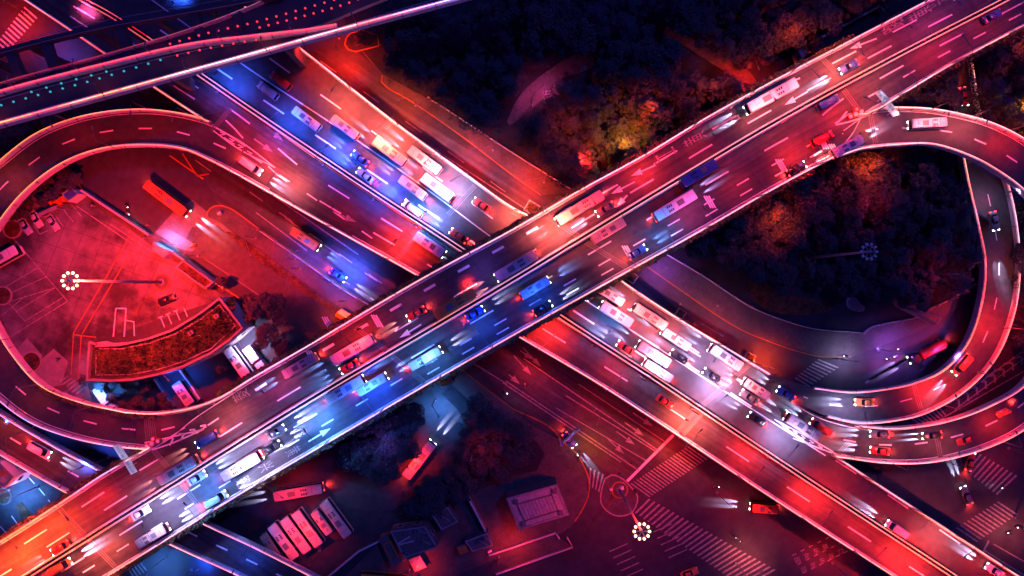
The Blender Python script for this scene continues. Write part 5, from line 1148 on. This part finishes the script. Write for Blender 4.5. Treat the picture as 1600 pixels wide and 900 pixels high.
# round planter and tree pits
def ringbed(x, y, R_, lab, z=.03, mt='kerb'):
    p = W(x, y, z); r = empty('tree_pit', p, lab, 'tree pit'); m = MB(); n = 20
    m.loft([[(math.cos(2*PI*k/n)*R_*rr, math.sin(2*PI*k/n)*R_*rr, zz) for k in range(n)] for rr, zz in ((1, -.05), (1, .35), (.86, .35), (.86, .1))], mt, cap=False); m.build('kerb_ring', r, local=True)
    m = MB(); m.face([(math.cos(2*PI*k/n)*R_*.87, math.sin(2*PI*k/n)*R_*.87, .12) for k in range(n)], 'bedsoil'); m.build('soil', r, local=True)
ringbed(5, 462, 2.4, 'round tree pit at the left edge of the plaza', mt='kerb'); ringbed(50, 565, 2.6, 'round tree pit below the pale slabs beside the loop', mt='kerb'); ringbed(20, 358, 2.4, 'round tree pit left of the parked cars', mt='kerb')
ringbed(6, 775, 2.2, 'round dark planter by the lower left street', mt='darkconcrete'); ringbed(330, 478, .1, 'x') if False else None
# yellow box planters at the parapet gaps
def planter(x, y, z, sx, sy, rz, lab):
    p = W(x, y, z+1); r = empty('box_planter', (p.x, p.y, z), lab, 'planter', None, rz)
    m = MB(); m.box((0, 0, .5), (sx, sy, 1.0), 'p_cream'); m.build('box', r, local=True)
    m = MB(); m.box((0, 0, 1.02), (sx*.8, sy*.8, .06), 'bedsoil'); rn = random.Random(int(x))
    for k in range(60):
        c = Vector((rn.uniform(-.4, .4)*sx, rn.uniform(-.4, .4)*sy, 1.15+rn.random()*.3)); u = Vector((rn.uniform(-1, 1), rn.uniform(-1, 1), .2))*.2; v = Vector((-u.y, u.x, .1)); m.face([c-u-v, c+u-v, c+u+v, c-u+v], 'hedge')
    m.build('shrubs', r, local=True)
planter(831, 325, 0, 3.2, 3.0, -.55, 'cream box planter above the overpass beside the rose parapet'); planter(985, 432, 0, 3.4, 2.4, -.6, 'cream box planter right below the overpass at the verge start')
planter(1064, 490, 0, 2.2, 2.0, -.6, 'cream box planter ending the lit green verge'); planter(1172, 559, 0, 2.4, 2.2, -.5, 'cream box planter at the outer parapet near the big joint')
sheet('verge', [(992, 436), (1000, 432), (1058, 482), (1052, 492)], 'lawn', .12, kind='stuff', label='yellow green grass verge between the expressway and the side street', cat='verge')
sheet('verge', [(1068, 494), (1160, 556), (1150, 562), (1066, 502)], 'bedsoil', .1, kind='stuff', label='dark narrow planting strip beside the expressway outer parapet', cat='verge')
# tent-like maintenance hut beside overpass
P = [W(a, b, 2.5) for a, b in ((523, 493), (534, 482), (556, 496), (540, 506))]; c = sum(P, Vector())/4; top = [(P[0]+P[1])/2+Vector((0, 0, 1)), (P[2]+P[3])/2+Vector((0, 0, 1))]
m = MB(); m.face([P[0], P[3], top[1], top[0]], 'orange'); m.face([P[2], P[1], top[0], top[1]], 'p_cream'); m.face([P[1], P[0], top[0]], 'orange'); m.face([P[3], P[2], top[1]], 'orange'); m.prism([(p.x, p.y) for p in P], 0, 2.49, 'darkconcrete')
tag(m.build('ridge_hut'), 'ridge roofed orange hut at the end of the cycle track by the overpass', 'hut')
bld('underpass_hut', [(682, 594), (700, 588), (708, 600), (690, 606)], 3, 'small orange roofed hut below the overpass above the round drive', 'hut', 'kerb', 'orange', .2, .3)
# ============================================================ FENCES
def fence_run(px, label, z=.13, h=1.2, step=5, bigstep=True):
    pts = [W(p.x, p.y, z) for p in (smoothpx(px, 6))]; c = pts[len(pts)//2]; r = empty('fence', (c.x, c.y, z), label, 'fence')
    m = MB(); m.wall(pts, .25, .35, 'kerb'); m.build('plinth', r); m = MB()
    for zz in (.6, 1.1): m.tube([p+Vector((0, 0, zz)) for p in pts], .05, 'whitesteel', 4)
    T_ = plen(pts); d = 0
    while d < T_: p, _ = along(pts, d); m.box((p.x, p.y, z+.7), (.05, .05, .8), 'whitesteel'); d += .6
    m.build('railing', r); d = 0
    while d < T_: p, _ = along(pts, d); x = MB(); x.bbox((p.x, p.y, z+.7), (.4, .4, 1.4), 'kerb', .06); x.build('post', r); d += step
fence_run([(670, 154), (735, 196), (800, 239), (893, 297)], 'pale park fence above the side street, upper centre')
fence_run([(1040, 397), (1100, 433), (1167, 477), (1200, 492), (1267, 513), (1347, 520)], 'curving pale park fence below the dark park')
fence_run([(1347, 520), (1363, 510), (1440, 493), (1453, 482), (1483, 468), (1523, 443)], 'zigzag end of the park fence near the inner slip road')
fence_run([(405, 360), (470, 405), (540, 455), (580, 478)], 'low railing along the orange kerb left of the overpass', h=1)
# utility boxes, people, scooters
def box_thing(name, x, y, sx, sy, h, mt, rz, lab, cat, z=.03):
    p = W(x, y, z+h); m = MB(); m.bbox((p.x, p.y, z+h/2), (sx, sy, h), mt, min(sx, sy)*.12, rz); m.box((p.x, p.y, z+.05), (sx*1.06, sy*1.06, .1), 'darkconcrete', rz); tag(m.build(name), lab, cat)
box_thing('cabinet', 342, 333, .9, .6, 1.3, 'whitesteel', .6, 'white switch cabinet on the round ended island', 'cabinet'); box_thing('cabinet', 297, 384, 1.1, .7, 1.2, 'p_cream', .6, 'cream cabinet beside the bus bay', 'cabinet')
box_thing('cabinet', 302, 383, .9, .6, 1, 'orange', .6, 'orange cabinet beside the cream one at the bus bay', 'cabinet'); box_thing('cabinet', 972, 763, .9, .9, 1.5, 'whitesteel', .2, 'white cabinet on the traffic island', 'cabinet'); box_thing('cabinet', 993, 769, .7, .7, 1.2, 'p_black', .4, 'dark signal cabinet on the island rim', 'cabinet')
box_thing('rooflight', 765, 862, 1.0, .6, .9, 'signwhite', .5, 'pale meter box left of the upper low wall', 'box'); box_thing('skip', 955, 765, .8, .6, .8, 'p_pink', .3, 'small pink bin on the traffic island', 'bin')
def person(x, y, z, rz, lab, cloth='cloth', ride=False):
    """one continuous skinned figure; ride=True bends the legs over a scooter seat"""
    p = W(x, y, z); r = empty('person', (p.x, p.y, z), lab, 'person', None, rz)
    if ride: V_ = [(0, 0, .82), (0, 0, 1.1), (.08, 0, 1.38), (.1, 0, 1.52), (.13, 0, 1.66), (.12, .2, 1.36), (.3, .28, 1.15), (.52, .25, 1.08), (.12, -.2, 1.36), (.3, -.28, 1.15), (.52, -.25, 1.08), (.32, .14, .78), (.36, .16, .38), (.5, .16, .33), (.32, -.14, .78), (.36, -.16, .38), (.5, -.16, .33)]
    else: V_ = [(0, 0, .95), (0, 0, 1.2), (0, 0, 1.42), (0, 0, 1.53), (.02, 0, 1.66), (0, .2, 1.4), (-.06, .27, 1.12), (.08, .27, .9), (0, -.2, 1.4), (.1, -.27, 1.13), (.22, -.26, .95), (.12, .1, .52), (.05, .1, .08), (.2, .1, .04), (-.08, -.1, .52), (-.24, -.1, .1), (-.1, -.1, .04)]
    Ed = [(0, 1), (1, 2), (2, 3), (3, 4), (2, 5), (5, 6), (6, 7), (2, 8), (8, 9), (9, 10), (0, 11), (11, 12), (12, 13), (0, 14), (14, 15), (15, 16)]
    Rd = [.16, .15, .17, .06, .11, .07, .05, .04, .07, .05, .04, .08, .055, .05, .08, .055, .05]
    me = bpy.data.meshes.new('body'); me.from_pydata(V_, Ed, []); o = link('body', me, r)
    sk = o.modifiers.new('Skin', 'SKIN'); o.modifiers.new('Subsurf', 'SUBSURF').levels = 1
    for i, sv in enumerate(me.skin_vertices[0].data): sv.radius = (Rd[i], Rd[i]); sv.use_root = (i == 0)
    me.materials.append(M[cloth])
    m = MB(); m.ball((V_[4][0], 0, V_[4][2]+.04), .125, 'dark', 8, 1.1); m.build('hair', r, True, local=True)
    return r
def scooter(x, y, rz, lab, rider, rlab, lit=True, z=.03):
    p = W(x, y, z); r = empty('scooter', (p.x, p.y, z), lab, 'scooter', None, rz)
    for xx in (-.6, .65): m = MB(); m.tube([(xx, -.05, .25), (xx, .05, .25)], .25, 'rubber', 12); m.build('wheel', r, local=True)
    m = MB(); m.bbox((-.3, 0, .55), (.85, .28, .3), 'p_red', .06); m.bbox((.2, 0, .36), (.5, .26, .08), 'dark', .02); m.loft([[(.48, -.16, .3), (.56, -.16, .3), (.56, .16, .3), (.48, .16, .3)], [(.4, -.12, .95), (.48, -.12, .95), (.48, .12, .95), (.4, .12, .95)]], 'p_red'); m.build('body', r, local=True)
    m = MB(); m.bbox((-.3, 0, .76), (.7, .26, .12), 'dark', .04); m.build('seat', r, local=True)
    m = MB(); m.tube([(.4, -.32, 1.05), (.46, 0, 1.0), (.4, .32, 1.05)], .025, 'dark', 5); m.build('handlebar', r, local=True)
    m = MB(); m.ball((.58, 0, .85), .09, 'headlamp' if lit else 'whitesteel', 8); m.build('headlight', r, local=True)
    if lit: spot(r, (.68, 0, .85), (.7, .75, 1), 160, 50, .8, .05, 'headlight_beam', (0, -math.radians(80), 0))
    if rider: person(x, y, z, rz, rlab, random.Random(int(x)).choice(['cloth', 'cloth2']), True)
for x, y, a, lab in ((1320, 556, 180, 'beside the eastern zebra crossing'), (1398, 556, 200, 'nearest the tanker lorry, left of two'), (1404, 546, 170, 'behind the pair at the tanker lorry'), (1386, 560, 190, 'leading the group by the tanker lorry'), (1145, 836, -40, 'in the middle of the dark junction'), (1152, 842, -40, 'right behind another in the dark junction'), (1566, 762, 170, 'at the far right crosswalk'), (1575, 830, 200, 'in the glare at the right edge divider'), (1590, 822, 190, 'second in the glare at the right edge divider'), (903, 714, 100, 'waiting at the yellow kerb of the junction'), (790, 612, -40, 'on the dim road below the overpass'), (1118, 760, 5, 'crossing below the parapet shadow'),
                     (200, 322, -50, 'beside the plaza wall, upper of the pair'), (202, 333, -50, 'beside the plaza wall, lower of the pair')):
    scooter(x, y, math.radians(a), 'small scooter '+lab, True, 'person riding the scooter '+lab)
for x, y, lab in ((95, 559, 'on the pale slabs of the plaza'), (148, 322, 'by the upper plaza wall'), (105, 318, 'in front of the blue booth'), (234, 352, 'by the fence of the bus street'), (1370, 549, 'on the pavement left of the scooters'), (968, 740, 'at the top of the traffic island'), (1062, 475, 'by the cream planter on the verge end'), (1120, 478, 'on the dark pavement'), (228, 372, 'beside the bluish kiosk'), (985, 722, 'by the end of the stop line')):
    person(x, y, .04, random.Random(int(x)).uniform(0, 6), 'person standing '+lab, 'cloth' if x % 2 else 'cloth2')

# ============================================================ TREES
def leafcloud(m, c, r, n, rnd, mt, size=.32, flat=.7):
    for k in range(n):
        while True:
            v = Vector((rnd.uniform(-1, 1), rnd.uniform(-1, 1), rnd.uniform(-1, 1)))
            if v.length < 1: break
        if v.length < .45: v = v*(1.5)
        p = Vector(c)+Vector((v.x*r, v.y*r, v.z*r*flat))
        u = Vector((rnd.uniform(-1, 1), rnd.uniform(-1, 1), rnd.uniform(-.5, .5))).normalized()*size*rnd.uniform(.5, 1.3)
        w = u.cross(Vector((rnd.uniform(-.6, .6), rnd.uniform(-.6, .6), 1))).normalized()*size*rnd.uniform(.3, .8)
        m.face([p-u, p-w, p+u, p+w], mt)
TR = []
def tree_proto(seed, style, R_, Ht):
    rnd = random.Random(seed); t = MB(); t.tube([(0, 0, 0), (rnd.uniform(-.2, .2), rnd.uniform(-.2, .2), Ht*.5), (0, 0, Ht*.85)], .26, 'bark', 7, r2=.1)
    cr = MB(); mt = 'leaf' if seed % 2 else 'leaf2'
    if style == 'broad':
        for k in range(16):
            a = rnd.uniform(0, 2*PI); d = R_*rnd.uniform(.15, .8); zz = Ht*(.62+.3*(1-d/R_))+rnd.uniform(-.6, .6)
            rr = rnd.uniform(.22, .42)*R_
            leafcloud(cr, (math.cos(a)*d, math.sin(a)*d, zz), rr, int(55+rr*60), rnd, mt if rnd.random() < .75 else ('leaf2' if mt == 'leaf' else 'leaf'))
            if k < 7: t.tube([(0, 0, Ht*.45), (math.cos(a)*d*.6, math.sin(a)*d*.6, zz-.8), (math.cos(a)*d, math.sin(a)*d, zz)], .09, 'bark', 5, r2=.03)
    else:      # layered fronds like a cedar seen from above
        for lev in range(5):
            n = 8-lev; zz = Ht*(.4+.14*lev); rl = R_*(1-.17*lev)
            for k in range(n):
                a = 2*PI*(k+rnd.uniform(-.25, .25))/n+lev*.5; L = rl*rnd.uniform(.6, 1.15)
                t.tube([(0, 0, zz), (math.cos(a)*L*.9, math.sin(a)*L*.9, zz+.2)], .05, 'bark', 4, r2=.02)
                for j in range(int(L*9)):
                    s_ = (j+.5)/(L*9); wd = .28*L*math.sin(PI*min(1, .15+s_*.85))+.08
                    for q_ in range(2):
                        off = rnd.uniform(-1, 1)*wd; px_ = math.cos(a)*L*s_-math.sin(a)*off; py_ = math.sin(a)*L*s_+math.cos(a)*off
                        b_ = a+(.9 if off > 0 else -.9)+rnd.uniform(-.3, .3); u = Vector((math.cos(b_), math.sin(b_), rnd.uniform(-.3, .3)))*rnd.uniform(.22, .42); w = Vector((-u.y, u.x, rnd.uniform(-.1, .1)))*.33
                        p = Vector((px_, py_, zz+.25+rnd.uniform(-.15, .15)-s_*.5)); cr.face([p-u, p-w, p+u, p+w], mt)
    nm = 'broadleaf_tree' if style == 'broad' else 'cedar_tree'
    return nm, t, cr, R_
for s_, st, R_, Ht in ((1, 'broad', 4.0, 8.5), (2, 'broad', 3.4, 7.5), (3, 'broad', 4.6, 9.5), (4, 'frond', 4.8, 9), (5, 'frond', 4.0, 8), (6, 'frond', 5.6, 10.5)): TR.append(tree_proto(s_, st, R_, Ht))
TM = {}
def tree(px, py, kind, sc, rz, label, group, z=.05, cat='tree'):
    nm, t, cr, R_ = TR[kind]; p = W(px, py, 6*sc); r = empty(nm, (p.x, p.y, z), label, cat, group, rz); r.scale = (sc, sc, sc)
    if kind not in TM: TM[kind] = (t.build('trunk', r, local=True), cr.build('crown', r, local=True))
    else:
        for o in TM[kind]: c_ = o.copy(); C.objects.link(c_); c_.parent = r
def inside(x, y, poly):
    c = False; j = len(poly)-1
    for i in range(len(poly)):
        xi, yi = poly[i]; xj, yj = poly[j]
        if (yi > y) != (yj > y) and x < (xj-xi)*(y-yi)/(yj-yi)+xi: c = not c
        j = i
    return c
def near(x, y, line, d):
    for (ax, ay), (bx, by) in zip(line[:-1], line[1:]):
        L2 = (bx-ax)**2+(by-ay)**2; t = max(0, min(1, ((x-ax)*(bx-ax)+(y-ay)*(by-ay))/L2))
        if math.hypot(x-ax-t*(bx-ax), y-ay-t*(by-ay)) < d: return True
    return False
rt = random.Random(42)
def wood(poly, sp, kinds, label, group, avoid=(), scl=(.7, 1.15), maxn=400):
    xs = [p[0] for p in poly]; ys = [p[1] for p in poly]; pts = []
    for k in range(7000):
        x, y = rt.uniform(min(xs), max(xs)), rt.uniform(min(ys), max(ys))
        if not inside(x, y, poly): continue
        if any(near(x, y, l, d) for l, d in avoid): continue
        if all((x-a)**2+(y-b)**2 > sp*sp for a, b in pts): pts.append((x, y))
        if len(pts) >= maxn: break
    pts.sort(key=lambda p: (round(p[1]/30), p[0])); rows = sorted(set(round(p[1]/30) for p in pts)); cnt = {}
    for x, y in pts:
        rw = round(y/30); cnt[rw] = cnt.get(rw, 0)+1; n = cnt[rw]; k = rows.index(rw)
        lab = '%s, %s from left in %s row down' % (label, ORD[n-1] if n <= 20 else 'last', ORD[k])
        tree(x, y, rt.choice(kinds), rt.uniform(*scl), rt.uniform(0, 6.3), lab, group)
path1 = ([(792, 190), (815, 155), (850, 120), (915, 90)], 32); path2 = ([(1042, 48), (1110, 84), (1175, 122)], 22)
wood([(600, 20), (720, 10), (880, -20), (1060, -20), (1060, 60), (1040, 130), (905, 120), (880, 150), (850, 200), (800, 215), (700, 150), (610, 105)], 28, (0, 2, 3, 4, 5, 5), 'tree of the unlit top wood', 'trees of the unlit wood', (path1, path2))
wood([(1060, -20), (1400, -20), (1250, 60), (1180, 110), (1050, 40)], 25, (0, 1, 2, 4), 'dark tree above the overpass top end', 'trees above the overpass top end', (path2, ([(1255, 80), (1370, 12)], 14)))
wood([(880, 160), (1040, 130), (1150, 125), (1180, 120), (1060, 190), (1000, 225), (900, 275), (850, 240), (830, 215)], 24, (3, 4, 5), 'brownish cedar by the lettered lane', 'cedars above the overpass', (path1, path2))
wood([(1090, 360), (1200, 300), (1260, 275), (1380, 240), (1480, 250), (1500, 300), (1360, 330), (1250, 340), (1230, 440), (1180, 430), (1130, 410), (1080, 385)], 24, (0, 2, 1, 2), 'brown lit tree below the exit lane', 'trees in the upper part of the inner park')
wood([(1250, 345), (1500, 300), (1525, 420), (1480, 450), (1360, 470), (1300, 440), (1240, 420)], 27, (0, 3, 4, 5), 'black tree round the unlit mast', 'dark trees of the inner park', (([(1255, 403), (1370, 393)], 20), ([(1320, 500), (1440, 490)], 24)))
wood([(1390, 160), (1480, 110), (1495, 130), (1490, 160), (1440, 165)], 20, (0, 1, 3), 'tree in the wedge above the loop', 'trees in the wedge')
wood([(1540, 60), (1620, 20), (1620, 215), (1580, 195), (1540, 170)], 24, (3, 5, 4), 'cedar at the upper right edge', 'cedars at the right edge', scl=(.9, 1.3))
wood([(1600, 320), (1640, 420), (1600, 540), (1592, 540), (1600, 420), (1590, 330)], 22, (0, 1), 'dim tree between the right ramps', 'trees at the right edge')
wood([(545, 672), (600, 640), (645, 645), (650, 680), (635, 715), (590, 735), (545, 720)], 20, (0, 2, 1), 'round tree of the drive clump', 'trees of the clump in the drive', (([(640, 755), (665, 710), (690, 640), (670, 610)], 38),), scl=(.8, 1.15))
wood([(735, 620), (770, 655), (815, 680), (830, 700), (800, 730), (740, 755), (690, 785), (630, 800), (620, 790), (690, 745), (730, 700), (738, 660)], 19, (3, 5, 4, 0), 'reddish dark tree of the curved belt', 'trees of the curved belt', (([(625, 760), (665, 700), (700, 620)], 40),), scl=(.7, 1.0))
wood([(-5, 300), (30, 290), (100, 262), (128, 270), (120, 290), (60, 320), (25, 345)], 16, (0, 1), 'small shrub tree by parked cars', 'shrub trees by the loop', scl=(.45, .6))
wood([(120, 590), (150, 600), (190, 600), (250, 600), (265, 635), (200, 640)], 19, (0, 1, 3), 'shrub tree behind the curved roof', 'shrub trees behind the curved roof', scl=(.4, .6))
wood([(0, 200), (90, 175), (110, 180), (40, 215), (0, 245)], 19, (0, 1), 'dim tree under the viaduct edge', 'trees outside the left loop', scl=(.5, .7))
for x, y, k, s_, lab in ((400, 485, 0, .95, 'dark round tree left one of the clipped group by the curved roof'), (424, 478, 2, .8, 'dark round tree at the top of the clipped group by the curved roof'), (388, 470, 1, .7, 'small round tree touching the curved roof corner'), (440, 500, 1, .8, 'dark round tree at the right of the clipped group'),
                         (420, 530, 2, .8, 'round tree just right of the white lorry'), (445, 540, 0, .8, 'round tree beside the overpass hedge right of the lorry'), (345, 438, 1, .5, 'small clipped tree at the end of the plaza wall'), (972, 232, 5, 1.05, 'amber glowing cedar above the overpass'), (1560, 185, 3, .9, 'orange glowing cedar outside the right loop'), (345, 575, 3, .5, 'teal lit small tree left of the parked white bus'),
                         (45, 572, 1, .4, 'small tree in the pit beside the pale slabs'), (95, 790, 1, .45, 'orange lit shrub where the slip road meets the overpass'), (1025, 485, 1, .3, 'little shrub beside the verge planter'), (900, 262, 0, .6, 'red lit low tree by the fence end'), (918, 268, 1, .55, 'red lit bushy tree next to the amber cedar'), (565, 62, 0, .6, 'tree on the rounded kerb island under the viaduct')):
    tree(x, y, k, s_, rt.uniform(0, 6), lab, None)
